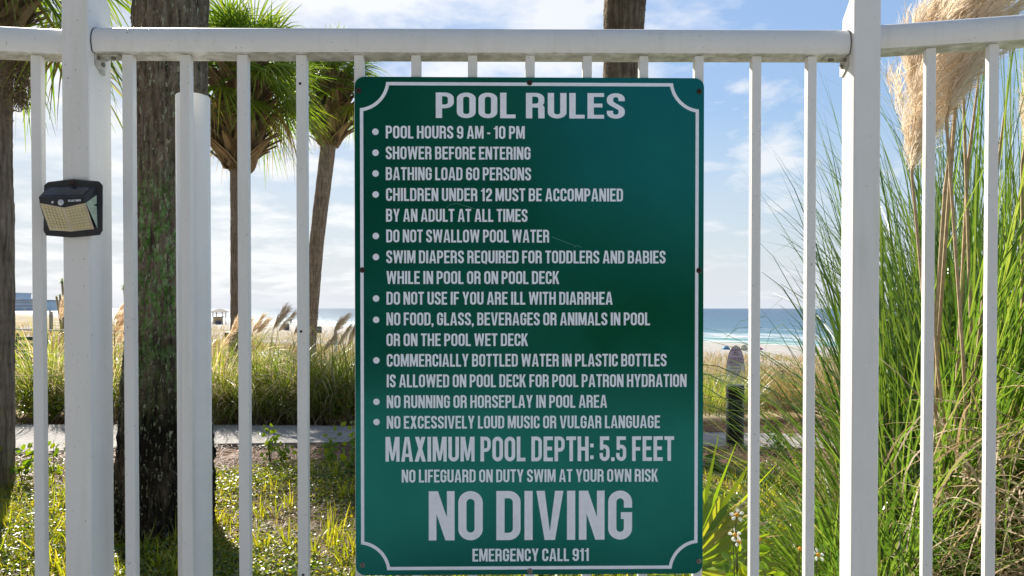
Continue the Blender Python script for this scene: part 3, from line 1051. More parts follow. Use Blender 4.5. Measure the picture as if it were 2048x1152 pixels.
def quad_at(name, pts4, m, parent, lift):
    n = (pts4[1] - pts4[0]).cross(pts4[2] - pts4[0]).normalized()
    if n.dot(Vector((0, 0, H)) - pts4[0]) < 0:
        n = -n
    mb = MB()
    k = len(pts4)
    lo = [p for p in pts4]
    hi = [p + n * lift for p in pts4]
    mb.loft([lo, hi])
    return mb.make(name, m, parent)


def bil(a, b, c, d, u, v):
    return a.lerp(b, u).lerp(d.lerp(c, u), v)


M['solar'] = plain('solar cell glass', (0.012, 0.018, 0.032), 0.18, var=0.5, sc=60, spec=0.6)
M['ledboard'] = plain('yellowed led board', (0.46, 0.39, 0.27), 0.4, var=0.15, sc=60)
M['led'] = plain('yellow led chip', (0.62, 0.55, 0.27), 0.3, var=0.1, sc=200)
M['lens'] = plain('frosted side lens', (0.42, 0.52, 0.40), 0.3, var=0.2, sc=150)
M['sensor'] = plain('white sensor dome', (0.55, 0.56, 0.58), 0.25, var=0.05)
topq = [P3['tl'], P3['tr'], P3['fr'], P3['fl']]
sq = [bil(*topq, u, v) for u, v in ((0.08, 0.1), (0.92, 0.1), (0.94, 0.88), (0.06, 0.88))]
quad_at('solar_panel', sq, M['solar'], lamp, 0.0008)
led = MB()
led.add([P3['fl2'], P3['fm2'], P3['fr2'], P3['br'] + (P3['bl'] - P3['br']) * 0.06, P3['bm'], P3['bl']], [(0, 1, 4, 5), (1, 2, 3, 4)])
ledo = led.make('led_board', M['ledboard'], lamp)
for half in (0, 1):
    q = [P3['fl2'], P3['fm2'], P3['bm'], P3['bl']] if half == 0 else [P3['fm2'], P3['fr2'], P3['br'] + (P3['bl'] - P3['br']) * 0.06, P3['bm']]
    n = (q[1] - q[0]).cross(q[3] - q[0]).normalized()
    if n.dot(Vector((0, 0, H)) - q[0]) < 0:
        n = -n
    mb = MB()
    for i in range(6):
        for j in range(8):
            u, v = 0.12 + i * 0.142, 0.10 + j * 0.112
            c = bil(*q, u, v)
            ex = (q[1] - q[0]).normalized() * 0.0020
            ey = (q[3] - q[0]).normalized() * 0.0014
            mb.box(c + n * 0.0006, ex, ey, n * 0.0006)
    mb.make('led_chips', M['led'], ledo)
side = MB()
side2 = MB()
side.add([P3['fr2'] + FU * 0.0006, lp(1022, 385, 0.009), lp(1036, 900, 0.009)], [(0, 1, 2)])
side2.add([P3['fl2'] - FU * 0.0006, lp(228, 420, 0.009), lp(262, 900, 0.009)], [(0, 2, 1)])
side.make('side_lens', M['lens'], lamp)
side2.make('side_lens', M['lens'], lamp)
for zx, zy, rr in ((485, 502, 0.0068), (352, 496, 0.003)):
    c = lp(zx, zy, PR + 0.001)
    mb = MB()
    rs = []
    for k in range(5):
        a = k / 4 * math.pi / 2 * 0.96
        rs.append([c + FN * rr * 0.7 * math.sin(a) + FU * rr * math.cos(a) * math.cos(j * math.pi / 8) + Vector((0, 0, rr * math.cos(a) * math.sin(j * math.pi / 8))) for j in range(16)])
    mb.loft(rs)
    mb.make('sensor', M['sensor'], lamp, smooth=True)
ta, tb = lp(585, 487, PR + 0.004), lp(780, 480, PR + 0.0035)
tu = lp(585, 457, PR + 0.004) - ta
lay_text('lettering', 'CLAETHER', lambda a, b, l: ta.lerp(tb, a) + tu * b + FN * l, M['letter'], lamp)
c = lp(650, 195, 0.008)
MB().tube([c, c + FN * 0.004], [0.0055, 0.004], 10).make('screw', M['rust'], lamp)


# ------------------------------------------------------------------ palms
def fan(hub, d, up, L, m_=34, spread=105, droop=0.35, fuse=0.40, wid=1.0, k=6, jit=0.05):
    """one fan leaf as strips: hub, outward direction, leaf normal"""
    d = np.asarray(d, float)
    d /= np.linalg.norm(d)
    up = np.asarray(up, float)
    s = np.cross(d, up)
    s /= np.linalg.norm(s)
    nrm = np.cross(s, d)
    a = np.radians(np.linspace(-spread, spread, m_)) + rng.normal(0, jit * 0.5, m_)
    ll = L * (0.70 + 0.30 * np.cos(a * 0.8)) * (1 + rng.normal(0, jit, m_))
    dv = np.cos(a)[:, None] * d + np.sin(a)[:, None] * s
    dv = dv - nrm * (0.16 * np.abs(np.sin(a)))[:, None]        # costa: the blade folds down at the sides
    tt = np.linspace(0.02, 1, k)
    P = np.asarray(hub)[None, None, :] + dv[:, None, :] * (ll[:, None] * tt[None, :])[:, :, None]
    drp = droop * (1 + rng.normal(0, 0.35, m_))
    P[:, :, 2] -= (ll * drp)[:, None] * tt[None, :] ** 2.6
    P -= (np.asarray(nrm)[None, None, :] * (droop * 0.3 * ll)[:, None, None] * (tt ** 2)[None, :, None])
    sep_ = 2 * np.radians(spread) / (m_ - 1)
    wv = np.where(tt < fuse, tt * sep_ * 0.56, fuse * sep_ * 0.56 * np.clip((1 - tt) / (1 - fuse), 0.05, 1) ** 0.8) * wid
    perp = np.cross(nrm, dv)
    perp /= np.linalg.norm(perp, axis=1)[:, None]
    tilt = np.where(np.arange(m_) % 2 == 0, 0.5, -0.5)[:, None]
    perp = perp * np.cos(tilt) + nrm[None, :] * np.sin(tilt)
    W = perp[:, None, :] * (ll[:, None] * wv[None, :])[:, :, None]
    return strips(P, W)


def petiole(p0, p1, sag, r0, r1):
    p0, p1 = np.asarray(p0), np.asarray(p1)
    tt = np.linspace(0, 1, 5)
    P = p0[None, :] + (p1 - p0)[None, :] * tt[:, None]
    P[:, 2] += sag * 4 * tt * (1 - tt)
    d = (p1 - p0) / np.linalg.norm(p1 - p0)
    s = np.cross(d, [0, 0, 1.0])
    s /= np.linalg.norm(s) + 1e-9
    u = np.cross(s, d)
    rr = np.linspace(r0, r1, 5)[:, None]
    a, b = strips(P[None], (s[None, :] * rr)[None]), strips(P[None], (u[None, :] * rr)[None])
    return [a, b]


def trunk_mesh(pts, rads, n=28, rows=90, lump=0.03, ridge=0.0, seed=1, fib=0.0):
    """tapering trunk swept along a bent line with an uneven surface"""
    r_ = np.random.default_rng(seed)
    pts = np.array(pts, float)
    tt = np.linspace(0, 1, rows)
    src = np.linspace(0, 1, len(pts))
    c = np.stack([np.interp(tt, src, pts[:, i]) for i in range(3)], axis=1)
    ker = np.ones(9) / 9
    for i in range(2):
        pad = np.concatenate([np.linspace(c[0, i] - (c[4, i] - c[0, i]), c[0, i], 5)[:-1], c[:, i], np.linspace(c[-1, i], c[-1, i] + (c[-1, i] - c[-5, i]), 5)[1:]])
        c[:, i] = np.convolve(pad, ker, 'valid')
    rr = np.interp(tt, np.linspace(0, 1, len(rads)), rads)
    th = np.linspace(0, 2 * np.pi, n, endpoint=False)
    ph = r_.uniform(0, 6.28, 8)
    if fib:
        n = 150
        th = np.linspace(0, 2 * np.pi, n, endpoint=False)
    fb = r_.normal(0, 1, n)
    V = np.zeros((rows, n, 3))
    for j in range(rows):
        z = c[j, 2]
        k = 1 + lump * (np.sin(th * 2 + z * 1.7 + ph[0]) + 0.7 * np.sin(th * 3 - z * 3.1 + ph[1]) + .5 * np.sin(z * 9 + ph[2] + th)) + r_.normal(0, 0.008 + lump * .15, n)
        if fib:                                      # fibrous bark: ridges that wander slowly up the trunk
            fb = fb * 0.93 + r_.normal(0, 0.37, n)
            if j % 14 == 0:
                fb = np.roll(fb, r_.integers(-1, 2))
            k = k + fib * fb
        if ridge:
            k = k + ridge * np.sin(th * 11 + 1.6 * np.sin(z * 4 + ph[3]) + ph[4])
        V[j, :, 0] = c[j, 0] + rr[j] * k * np.cos(th)
        V[j, :, 1] = c[j, 1] + rr[j] * k * np.sin(th)
        V[j, :, 2] = z
    ii = (np.arange(rows - 1)[:, None] * n + np.arange(n)[None, :]).ravel()
    jj = (np.arange(rows - 1)[:, None] * n + (np.arange(n)[None, :] + 1) % n).ravel()
    return mesh('trunk', V.reshape(-1, 3), np.stack([ii, jj, jj + n, ii + n], axis=1), True), c, rr


def palm(label, pts, rads, bark_m, Rc, nf=34, ndead=9, boots=(0.0, 1.0), seed=1, ridge=0.0, lump=0.02, nboot=110, bootlen=0.22, elmin=-35, el_boot=0.8, fib=0.0, group='palm trees beside the beach path', rows=90):
    global rng
    rng = np.random.default_rng(seed)
    pts = [tuple(p) for p in pts]
    root = thing('palm_tree', pts[0], label, 'palm tree', group)
    me, c, rr = trunk_mesh(pts, rads, rows=rows, ridge=ridge, lump=lump, seed=seed, fib=fib)
    obj('trunk', me, bark_m, root)
    top = np.array(pts[-1])
    # leaf bases left on the upper trunk
    lst = []
    z0, z1 = boots
    for i in range(nboot):
        z = z0 + (z1 - z0) * (i + rng.random()) / nboot
        j = int(np.clip(np.searchsorted(c[:, 2], z), 1, len(c) - 1))
        a = i * 2.39996 + rng.normal(0, 0.15)
        o = np.array([math.cos(a), math.sin(a), 0])
        tang = np.array([-math.sin(a), math.cos(a), 0])
        p0 = np.array([c[j, 0], c[j, 1], z]) + o * rr[j] * 0.85
        L = bootlen * rng.uniform(0.7, 1.3)
        f = (z - z0) / (z1 - z0)
        outw = rng.uniform(0.45, 1.0) * (1.1 - 0.3 * f)
        for sg in (-1, 1):
            tt = np.linspace(0, 1, 4)[:, None]
            P = p0 + o * L * outw * tt ** 1.2 * el_boot + np.array([0, 0, 1.0]) * L * (tt * 1.0 - 0.25 * outw * tt ** 2) + tang * sg * L * 0.33 * (1 - tt) * 0.5
            Wd = (tang * 0.9 + o * 0.25 * sg) * (L * 0.15) * (1 - 0.55 * tt)
            lst.append(strips(P[None], Wd[None]))
            lst.append(strips((P + o * 0.02)[None], (o * 0.7 + tang * .3 * sg)[None, :] * (L * 0.09) * (1 - 0.5 * tt)[None]))
    v, f = join(lst)
    obj('leaf_bases', mesh('leaf_bases', v, f), M['boot'], root)
    live, dead = [], []
    for i in range(nf + ndead):
        az = i * 2.39996 + rng.normal(0, 0.25)
        isd = i >= nf
        u = (i + 0.5) / nf
        el = R(80 - (80 - elmin) * u ** 0.9 + rng.normal(0, 7)) if not isd else R(rng.uniform(-65, -25))
        d = np.array([math.cos(az) * math.cos(el), math.sin(az) * math.cos(el), math.sin(el)])
        pl = Rc * rng.uniform(0.40, 0.58)
        hub = top + d * pl + np.array([0, 0, -0.10 * Rc * (1 - math.sin(max(el, 0)))])
        dd = d.copy()
        dd[2] -= 0.12 + (0.25 if isd else 0)
        upv = np.array([0, 0, 1.0]) + rng.normal(0, 0.35, 3)
        tgt = dead if isd else live
        tgt += petiole(top + d * 0.05, hub, 0.05 * Rc, 0.016 * Rc, 0.009 * Rc)
        tgt.append(fan(hub, dd, upv, Rc * rng.uniform(0.52, 0.66) * (0.7 if isd else 1), 32, 112, rng.uniform(0.14, 0.42) if not isd else 0.55, 0.32, 0.85))
    v, f = join(live)
    obj('crown', mesh('crown', v, f), M['frond'], root)
    if dead:
        v, f = join(dead)
        obj('dead_fronds', mesh('dead_fronds', v, f), M['frond_dead'], root)
    return root


# big mossy trunk right behind the fence
Y1 = 3.95
b0 = at(328, 1072, Y1)
p1 = palm('broad mossy palm trunk with green lichen and blackened base behind the left pickets', [(b0.x, b0.y, -0.1), (at(335, 640, Y1).x, Y1, H), (at(342, 40, Y1).x, Y1, at(342, 40, Y1).z), (at(352, 0, Y1).x, Y1 + .1, 8.2)],
          [0.262, 0.240, 0.215, 0.195, 0.19, 0.185, 0.18, 0.18], M['bark_moss'], 2.0, boots=(7.3, 8.2), seed=11, ridge=0.014, lump=0.022, nboot=60, rows=460, fib=0.024)
# slim upright palm with full crown
Y2 = 11.8
top = at(487, 150, Y2)
bot = at(480, 640, Y2)
p2 = palm('slim upright palm with shaggy leaf bases and a full green crown', [(bot.x, Y2, -0.15), (at(481, 500, Y2).x, Y2, at(481, 500, Y2).z), (at(479, 340, Y2).x, Y2, at(479, 340, Y2).z), tuple(top)],
          [0.17, 0.155, 0.155, 0.16, 0.19], M['bark'], 1.50, nf=54, ndead=5, elmin=-30, boots=(at(480, 345, Y2).z, top.z - .1), seed=23, nboot=230, bootlen=0.55, el_boot=1.0)
# leaning palm
Y3 = 15.5
top = at(672, 170, Y3)
p3 = palm('slender palm leaning left with its crown beside the sign', [(at(613, 760, Y3).x, Y3, -0.3), (at(622, 620, Y3).x, Y3, at(622, 620, Y3).z), (at(632, 500, Y3).x, Y3, at(632, 500, Y3).z), (at(643, 400, Y3).x, Y3, at(643, 400, Y3).z), (at(657, 290, Y3).x, Y3, at(657, 290, Y3).z), tuple(top)],
          [0.16, 0.155, 0.16, 0.165, 0.165, 0.2], M['bark'], 1.34, nf=46, ndead=4, elmin=-28, boots=(at(655, 295, Y3).z, top.z - .1), seed=31, nboot=200, bootlen=0.50, el_boot=1.0)
# trunk rising behind the sign
Y4 = 6.3
p4 = palm('bare brown palm trunk rising above the middle of the sign', [(at(1262, 700, Y4).x, Y4, -0.1), (at(1243, 150, Y4).x, Y4, at(1243, 150, Y4).z), (at(1251, 0, Y4).x, Y4, at(1251, 0, Y4).z), (at(1262, -300, Y4).x, Y4, 9.5)],
          [0.21, 0.175, 0.165, 0.175, 0.185, 0.18, 0.18], M['bark_brown'], 2.0, boots=(8.5, 9.5), seed=41, lump=0.02, nboot=60, rows=320, fib=0.013)
# palm cut by the left edge of the photo
Y5 = 5.0
top = at(8, -70, Y5)
p5 = palm('palm at the far left edge with hanging brown seed cluster', [(at(-28, 760, Y5).x, Y5, -0.1), (at(-22, 450, Y5).x, Y5, at(-22, 450, Y5).z), (at(-26, 150, Y5).x, Y5, at(-26, 150, Y5).z), tuple(top)],
          [0.165, 0.155, 0.15, 0.15, 0.19], M['bark'], 1.15, nf=36, ndead=2, boots=(at(0, 60, Y5).z, top.z - .05), seed=53, nboot=80, bootlen=0.30, elmin=-30)
rng = np.random.default_rng(5)
sc_ = at(38, 160, Y5 - 0.15)
n_ = 1100
tt = rng.random(n_)
cen = np.stack([sc_.x + rng.normal(0, 0.035, n_) * (1.1 - abs(tt - .4)), np.full(n_, sc_.y) + rng.normal(0, 0.04, n_), sc_.z + 0.20 - tt * 0.36], axis=1)
dirv = rng.normal(0, 1, (n_, 3))
dirv[:, 2] -= 0.8
dirv /= np.linalg.norm(dirv, axis=1)[:, None]
P = cen[:, None, :] + dirv[:, None, :] * np.linspace(0, 0.075, 3)[None, :, None]
W = np.cross(dirv, rng.normal(0, 1, (n_, 3)))
W = W / np.linalg.norm(W, axis=1)[:, None] * 0.0022
v, f = strips(P, np.repeat(W[:, None, :], 3, axis=1))
obj('seed_cluster', mesh('seed_cluster', v, f), M['boot'], p5)
lst = []
for i, (y, L) in enumerate([(205, 22), (222, 24), (240, 12), (250, 10)]):
    a, b = at(14, y - 5, Y5 - .1), at(16 + L, y + 2, Y5 - .15)
    lst += petiole(tuple(a), tuple(b), 0.0, 0.008, 0.003)
v, f = join(lst)
obj('stubs', mesh('stubs', v, f), M['boot'], p5)


# ------------------------------------------------------------------ grass clumps
def plume_mesh(p0, p1, rad, n=1600, hl=0.13, hw=0.0022, droop=0.12, lean=(0.5, 0, 0), bend=0.12):
    """feathery flower head along the line p0-p1: many fine hairs"""
    p0, p1 = np.asarray(p0, float), np.asarray(p1, float)
    ax = p1 - p0
    L = np.linalg.norm(ax)
    ax /= L
    lean = np.asarray(lean, float)
    tt = rng.random(n) ** 0.9
    cen = p0 + (p1 - p0) * tt[:, None] + lean * (bend * L * tt ** 2)[:, None]
    rr = np.interp(tt, [0, 0.1, 0.35, 0.75, 1.0], [0.22, 0.6, 1.0, 0.72, 0.15]) * rad
    o = rng.normal(0, 1, (n, 3))
    o -= ax * (o @ ax)[:, None]
    o /= np.linalg.norm(o, axis=1)[:, None]
    dep = np.sqrt(rng.random(n))
    st = cen + o * (rr * dep * 0.75)[:, None]
    d = ax * 0.9 + o * 0.36 + lean * 0.22 + rng.normal(0, 0.13, (n, 3))
    d /= np.linalg.norm(d, axis=1)[:, None]
    hl_ = hl * rng.uniform(0.6, 1.3, n)
    k = 4
    s = np.linspace(0, 1, k)
    P = st[:, None, :] + d[:, None, :] * (hl_[:, None] * s)[:, :, None]
    P += lean[None, None, :] * (hl_[:, None] * 0.22 * s ** 2)[:, :, None]
    P[:, :, 2] -= (hl_ * droop)[:, None] * s[None, :] ** 2
    Wv = np.cross(d, rng.normal(0, 1, (n, 3)))
    Wv /= np.linalg.norm(Wv, axis=1)[:, None]
    W = Wv[:, None, :] * (hw * np.array([0.8, 1.0, 0.7, 0.1]))[None, :, None]
    return strips(P, W)


def clump(name, base, label, cat, group, n, rad, L, wid, mt, ndry=0, dry_l=(0.5, 1.0), bias=(0, 0), el=(45, 88), bend=(40, 100), k=8, seed=1, plumes=(), plume_m=None, far=False, maz=None, trim=None, seed_tops=0):
    global rng
    rng = np.random.default_rng(seed)
    base = np.array(base, float)
    root = thing(name, tuple(base), label, cat, group)

    def gen(n, el, bend, L, wid, k):
        rr = rad * np.sqrt(rng.random(n))
        pa = rng.uniform(0, 2 * np.pi, n)
        pos = base + np.stack([rr * np.cos(pa), rr * np.sin(pa), np.zeros(n)], axis=1)
        az = pa + rng.normal(0, 0.55, n)
        if maz is not None:
            az = rng.normal(maz[0], maz[1], n)
        hx, hy = np.cos(az) + bias[0], np.sin(az) + bias[1]
        az = np.arctan2(hy, hx)
        e = np.radians(rng.uniform(el[0], el[1], n)) - 0.20 * (rr / rad - .5)
        return blades(pos, az, e, np.radians(rng.uniform(bend[0], bend[1], n)), rng.uniform(L[0], L[1], n), rng.uniform(wid[0], wid[1], n), k, 1.6, 0.15)

    P, W = gen(n, el, bend, L, wid, k)
    if trim:
        ok = ~((P[:, :, 0].min(1) < base[0] - trim[0]) & (P[:, :, 2].max(1) > trim[1]))
        ok &= P[:, :, 1].min(1) > 1.47
        P, W = P[ok], W[ok]
    v, f = strips(P, W)
    obj('blades', mesh('blades', v, f, True), mt, root)
    if ndry:
        P, W = gen(ndry, (20, 80), (60, 170), dry_l, (wid[0] * .6, wid[1] * 1.0), k)
        if trim:
            ok = (P[:, :, 0].min(1) > base[0] - trim[0] * .95) & (P[:, :, 1].min(1) > 1.47)
            P, W = P[ok], W[ok]
        v, f = strips(P, W)
        obj('dry_blades', mesh('dry_blades', v, f, True), M['dry'], root)
    if seed_tops:
        v, f = strips(*gen(seed_tops, (50, 82), (70, 125), (L[1] * .8, L[1] * 1.08), (wid[0] * .5, wid[1] * .6), k))
        obj('seed_heads', mesh('seed_heads', v, f, True), M['plume_far'], root)
    for (p0, p1, pr, nh, hl, hw, lean) in plumes:
        v, f = plume_mesh(p0, p1, pr, nh, hl, hw, lean=lean)
        po = obj('plume', mesh('plume', v, f), plume_m, root)
        st = np.array([base[0] + (p0[0] - base[0]) * 0.2, base[1] + (p0[1] - base[1]) * .2, base[2]])
        mb = MB()
        q0 = np.asarray(p0, float)
        q1 = np.asarray(p1, float)
        mid = st * .35 + q0 * .65 + (q1 - q0) * -0.08
        mb.tube([st, mid, q0, q0 + (q1 - q0) * .5], [0.006 * (0.6 if far else 1), 0.005 * (0.6 if far else 1), 0.004 * (0.6 if far else 1), 0.002], 6)
        mb.make('stalk', M['stalk'], po)
    return root


def big_plume(pts, rad, nb=70, per=85, lean=(0.8, 0.05, 0.0)):
    """pampas head: side branches along a bent axis, each carrying fine loose hairs"""
    pts = np.array(pts, float)
    lean = np.array(lean, float)
    lst = []
    u = np.sort(rng.random(nb)) ** 0.85
    seg = np.linspace(0, 1, len(pts))
    for i in range(nb):
        c = np.array([np.interp(u[i], seg, pts[:, a]) for a in range(3)])
        c2 = np.array([np.interp(min(1, u[i] + .08), seg, pts[:, a]) for a in range(3)])
        c1 = np.array([np.interp(max(0, u[i] - .08), seg, pts[:, a]) for a in range(3)])
        ax = (c2 - c1) / np.linalg.norm(c2 - c1)
        o = rng.normal(0, 1, 3)
        o -= ax * (o @ ax)
        o /= np.linalg.norm(o)
        bl = rad * np.interp(u[i], [0, .15, .5, .85, 1], [1.5, 2.5, 2.7, 2.0, 1.0]) * rng.uniform(.75, 1.25)
        tt = np.linspace(0, 1, 9)[:, None]
        spread = np.interp(u[i], [0, .2, .6, 1], [.22, .42, .42, .2]) * rng.uniform(.6, 1.3)
        br = c + ax * bl * tt + o * bl * spread * tt ** .8 + lean * bl * .22 * tt ** 2 - np.array([0, 0, 1]) * bl * .12 * tt ** 2.5
        m2 = per
        t_ = rng.random(m2) ** .8
        st = np.stack([np.interp(t_, tt[:, 0], br[:, a]) for a in range(3)], axis=1) + rng.normal(0, rad * .05, (m2, 3))
        d = (br[-1] - br[0]) / np.linalg.norm(br[-1] - br[0]) + rng.normal(0, .26, (m2, 3)) + lean * .15
        d /= np.linalg.norm(d, axis=1)[:, None]
        hl = rad * rng.uniform(.55, 1.15, m2)
        k = np.linspace(0, 1, 4)
        P = st[:, None, :] + d[:, None, :] * (hl[:, None] * k)[:, :, None]
        P += lean[None, None, :] * (hl[:, None] * .2 * k ** 2)[:, :, None]
        P[:, :, 2] -= hl[:, None] * .14 * k[None, :] ** 2
        W = np.cross(d, rng.normal(0, 1, (m2, 3)))
        W /= np.linalg.norm(W, axis=1)[:, None]
        lst.append(strips(P, W[:, None, :] * (0.00085 * np.array([.9, 1, .7, .15]))[None, :, None]))
    return join(lst)


PB = at(1985, 900, 2.75)
pl = []
clump_plumes = [([(1824, 350, 2.32), (1830, 230, 2.32), (1842, 110, 2.33), (1872, 28, 2.35)], .084, 95),
                ([(1846, 330, 2.42), (1862, 200, 2.43), (1880, 100, 2.44), (1905, 60, 2.45)], .072, 75),
                ([(1893, 240, 2.26), (1920, 120, 2.27), (1958, 20, 2.28), (2030, -90, 2.3)], .085, 90),
                ([(1925, 130, 2.5), (1960, 20, 2.5), (2020, -70, 2.5), (2090, -130, 2.5)], .090, 80),
                ([(2044, 330, 2.5), (2062, 210, 2.5), (2090, 110, 2.5), (2130, 30, 2.5)], .070, 60)]
clump('pampas_grass', (PB.x, 2.75, 0), 'tall pampas grass with big cream plumes crowding the right fence panel', 'pampas grass', 'pampas grass clumps', 4600, 0.46, (1.2, 2.8), (0.005, 0.0125), M['pampas'], 8500, (0.5, 1.75),
      bias=(0.85, -0.1), el=(58, 89), bend=(15, 115), trim=(0.42, 1.15), seed=61)
pgrass = bpy.data.objects['pampas_grass']
for pts_, rad_p, nb_ in clump_plumes:
    q = [tuple(at(a, b, c)) for a, b, c in pts_]
    v, f = big_plume(q, rad_p, nb_)
    po = obj('plume', mesh('plume', v, f), M['plume'], pgrass)
    MB().tube([(PB.x + (q[0][0] - PB.x) * .3, 2.75 + (q[0][1] - 2.75) * .3, 0), (q[0][0] + (PB.x - q[0][0]) * .12, q[0][1], q[0][2] * .6), q[0], q[1], q[2]], [.0065, .006, .005, .004, .002], 7).make('stalk', M['stalk'], po)
for a, b, Y, c in ((1890, 380, 2.35, 2.6), (1918, 120, 2.3, 2.6), (1936, 330, 2.5, 2.7), (1985, 420, 2.5, 2.8),):
    q = at(a, b, Y)
    MB().tube([(q.x + .10, c, 0), (q.x + .03, (Y + c) / 2, q.z * .55), tuple(q), (q.x + .04, Y, q.z + .35)], [.0075, .007, .006, .003], 7).make('stalk', M['stalk'], pgrass)
# dead leaves hanging round the front of the big clump
n = 850
zt_h = rng.random(n) ** 0.8
pos = np.stack([PB.x + rng.normal(-0.05, 0.36, n), 2.16 + rng.normal(0, 0.10, n), 0.24 + 0.66 * zt_h], axis=1)
P, W = blades(pos, rng.uniform(0, 6.28, n), np.radians(rng.uniform(-35, 75, n)), np.radians(rng.uniform(40, 170, n)), rng.uniform(0.30, 0.80, n), rng.uniform(0.004, 0.0105, n), 9, 1.4, 0.5)
ok = (P[:, :, 1].min(1) > 1.50) & (P[:, :, 0].min(1) > PB.x - 0.72)
v, f = strips(P[ok], W[ok])
obj('thatch', mesh('thatch', v, f, True), M['dry'], pgrass)
PB3 = at(2110, 900, 3.1)
clump('pampas_grass', (PB3.x, 3.1, 0), 'pampas clump cut off by the right edge of the photo', 'pampas grass', 'pampas grass clumps', 3000, 0.5, (1.8, 3.1), (0.005, 0.0115), M['pampas'], 2600, (0.9, 2.6),
      bias=(0.5, -0.2), el=(62, 88), bend=(10, 80), k=9, seed=63, trim=(0.85, 1.2))
PB2 = at(1690, 900, 2.65)
clump('pampas_grass', (PB2.x + .06, 2.65, 0), 'lower green pampas clump arching left under the right fence post', 'pampas grass', 'pampas grass clumps', 760, 0.15, (0.6, 1.35), (0.005, 0.011), M['pampas'], 560, (0.4, 1.0),
      bias=(-0.25, -0.2), el=(35, 80), trim=(0.28, 1.22), bend=(55, 125), k=9, seed=62)

# clumps beyond the path
specs = [(445, 8.4, 'grass clump between the round white post and the slim palm', 640, 0.44, 1.26), (520, 8.1, 'grass clump with upright plumes in front of the slim palm', 560, 0.40, 0.72), (590, 8.5, 'grass clump directly behind the drilled picket', 700, 0.46, 1.16),
         (655, 8.2, 'grass clump under the leaning palm', 500, 0.36, 0.66), (712, 8.5, 'grass clump with plumes half hidden by the left edge of the sign', 700, 0.46, 1.28), (235, 8.6, 'pale grass clump with reddish plumes beside the mossy trunk', 420, 0.38, 1.2), (112, 8.8, 'upright green grass clump left of the solar light post', 480, 0.36, 1.35)]
plx = {445: [(462, 668, 486, 615), (478, 690, 500, 640), (440, 700, 476, 640)], 520: [(505, 665, 522, 634), (512, 668, 534, 640), (548, 655, 567, 615), (545, 660, 572, 622), (556, 664, 585, 628)], 590: [(588, 668, 606, 640), (583, 715, 602, 680), (598, 700, 612, 660)],
       655: [(668, 664, 680, 640), (648, 700, 668, 672)], 712: [(672, 664, 692, 632), (676, 690, 697, 655), (696, 690, 708, 655), (705, 668, 716, 640)], 235: [(228, 640, 246, 610), (230, 655, 248, 622), (229, 668, 246, 640), (232, 690, 250, 655)], 112: [(121, 640, 124, 600)]}
for i, (x, Y, lb, n, rd, L) in enumerate(specs):
    p = at(x, 850, Y)
    pls = []
    for (a, b, c_, d_) in plx.get(x, []):
        q0, q1 = at(a, b, Y - .1), at(c_, d_, Y - .1)
        pls.append((tuple(q0), tuple(q1), 0.021, 300, 0.085, 0.0014, (0.6, 0, 0.0)))
    clump('grass_clump', (p.x, Y, 0), lb, 'grass clump', 'grass clumps beyond the path', int(n * 1.6), rd, (0.55 * L, 1.15 * L), (0.006, 0.013), M['mid_grass'], int(n * .9), (0.4 * L, 0.9 * L), bias=(0.45, -0.1), el=(38, 88), bend=(45, 125), k=6, seed=70 + i, plumes=pls, plume_m=M['plume_far'], far=True, seed_tops=190)

# more clumps right of the sign, dry
for i, (x, Y, lb) in enumerate([(1425, 8.7, 'dry tan grass clump between the sign and the bollard'), (1580, 9.0, 'dry tan grass clump seen between the two pickets right of the bollard'), (1660, 8.6, 'dry tan grass clump beside the right fence post')]):
    p = at(x, 850, Y)
    clump('grass_clump', (p.x, Y, 0), lb, 'grass clump', 'grass clumps beyond the path', 700, 0.5, (0.4, 0.75), (0.005, 0.010), M['mid_grass'] if i == 0 else M['dune_grass'], 600, (0.3, 0.6), bias=(0.3, 0), el=(45, 88), bend=(30, 100), k=6, seed=90 + i)

rng = np.random.default_rng(100)


def in_view(n, y0, y1, x0, x1, p=1.0):
    Y = y0 + (y1 - y0) * rng.random(n) ** p
    px = rng.uniform(x0, x1, n)
    X = (px - 1024) / F * Y
    return X, Y


# dune grass field
Vs = []
for (n, y0, y1, x0, x1, pw, L0, L1, w_) in [(9000, 9.2, 17, 1330, 1800, 1.0, 0.25, 0.6, 0.007), (7000, 10, 26, -150, 480, 1.2, 0.25, 0.55, 0.010), (5000, 9.5, 20, 400, 760, 1.2, 0.2, 0.5, 0.008), (9000, 16, 60, -200, 520, 1.3, 0.3, 0.6, 0.02), (5000, 17, 30, 1300, 1900, 1.0, 0.25, 0.5, 0.014), (3500, 20, 50, 500, 760, 1.3, 0.2, 0.45, 0.016)]:
    X, Y = in_view(n, y0, y1, x0, x1, pw)
    cl_ = np.sin(X * 1.3 + 2 * np.sin(Y * .7)) + np.sin(Y * 1.1 + X * .6) + rng.normal(0, .7, n)
    keep = cl_ > -0.4
    X, Y = X[keep], Y[keep]
    n = len(X)
    pos = np.stack([X, Y, terrain(X, Y) - 0.02], axis=1)
    P, W = blades(pos, rng.normal(0, 1.2, n), np.radians(rng.uniform(45, 88, n)), np.radians(rng.uniform(20, 90, n)), rng.uniform(L0, L1, n), np.full(n, w_), 5)
    Vs.append(strips(P, W))
v, f = join(Vs)
tag(obj('dune_grass', mesh('dune_grass', v, f), M['dune_grass']), 'dry tan dune grass covering the sand beyond the path', 'grass', kind='stuff')


def ground_pts(n, y0, y1, x0=-330, x1=2150, p=0.7):
    X, Y = in_view(n, y0, y1, x0, x1, p)
    return X, Y


# trailing vine leaves over the lawn
def patchy(X, Y, sc=1.0):
    return np.sin(X * 2.3 * sc + 1.7 * np.sin(Y * 1.9 * sc)) + np.sin(Y * 3.1 * sc + X * 1.2) * .8 + np.sin(X * 5.3 + Y * 4.1) * .5


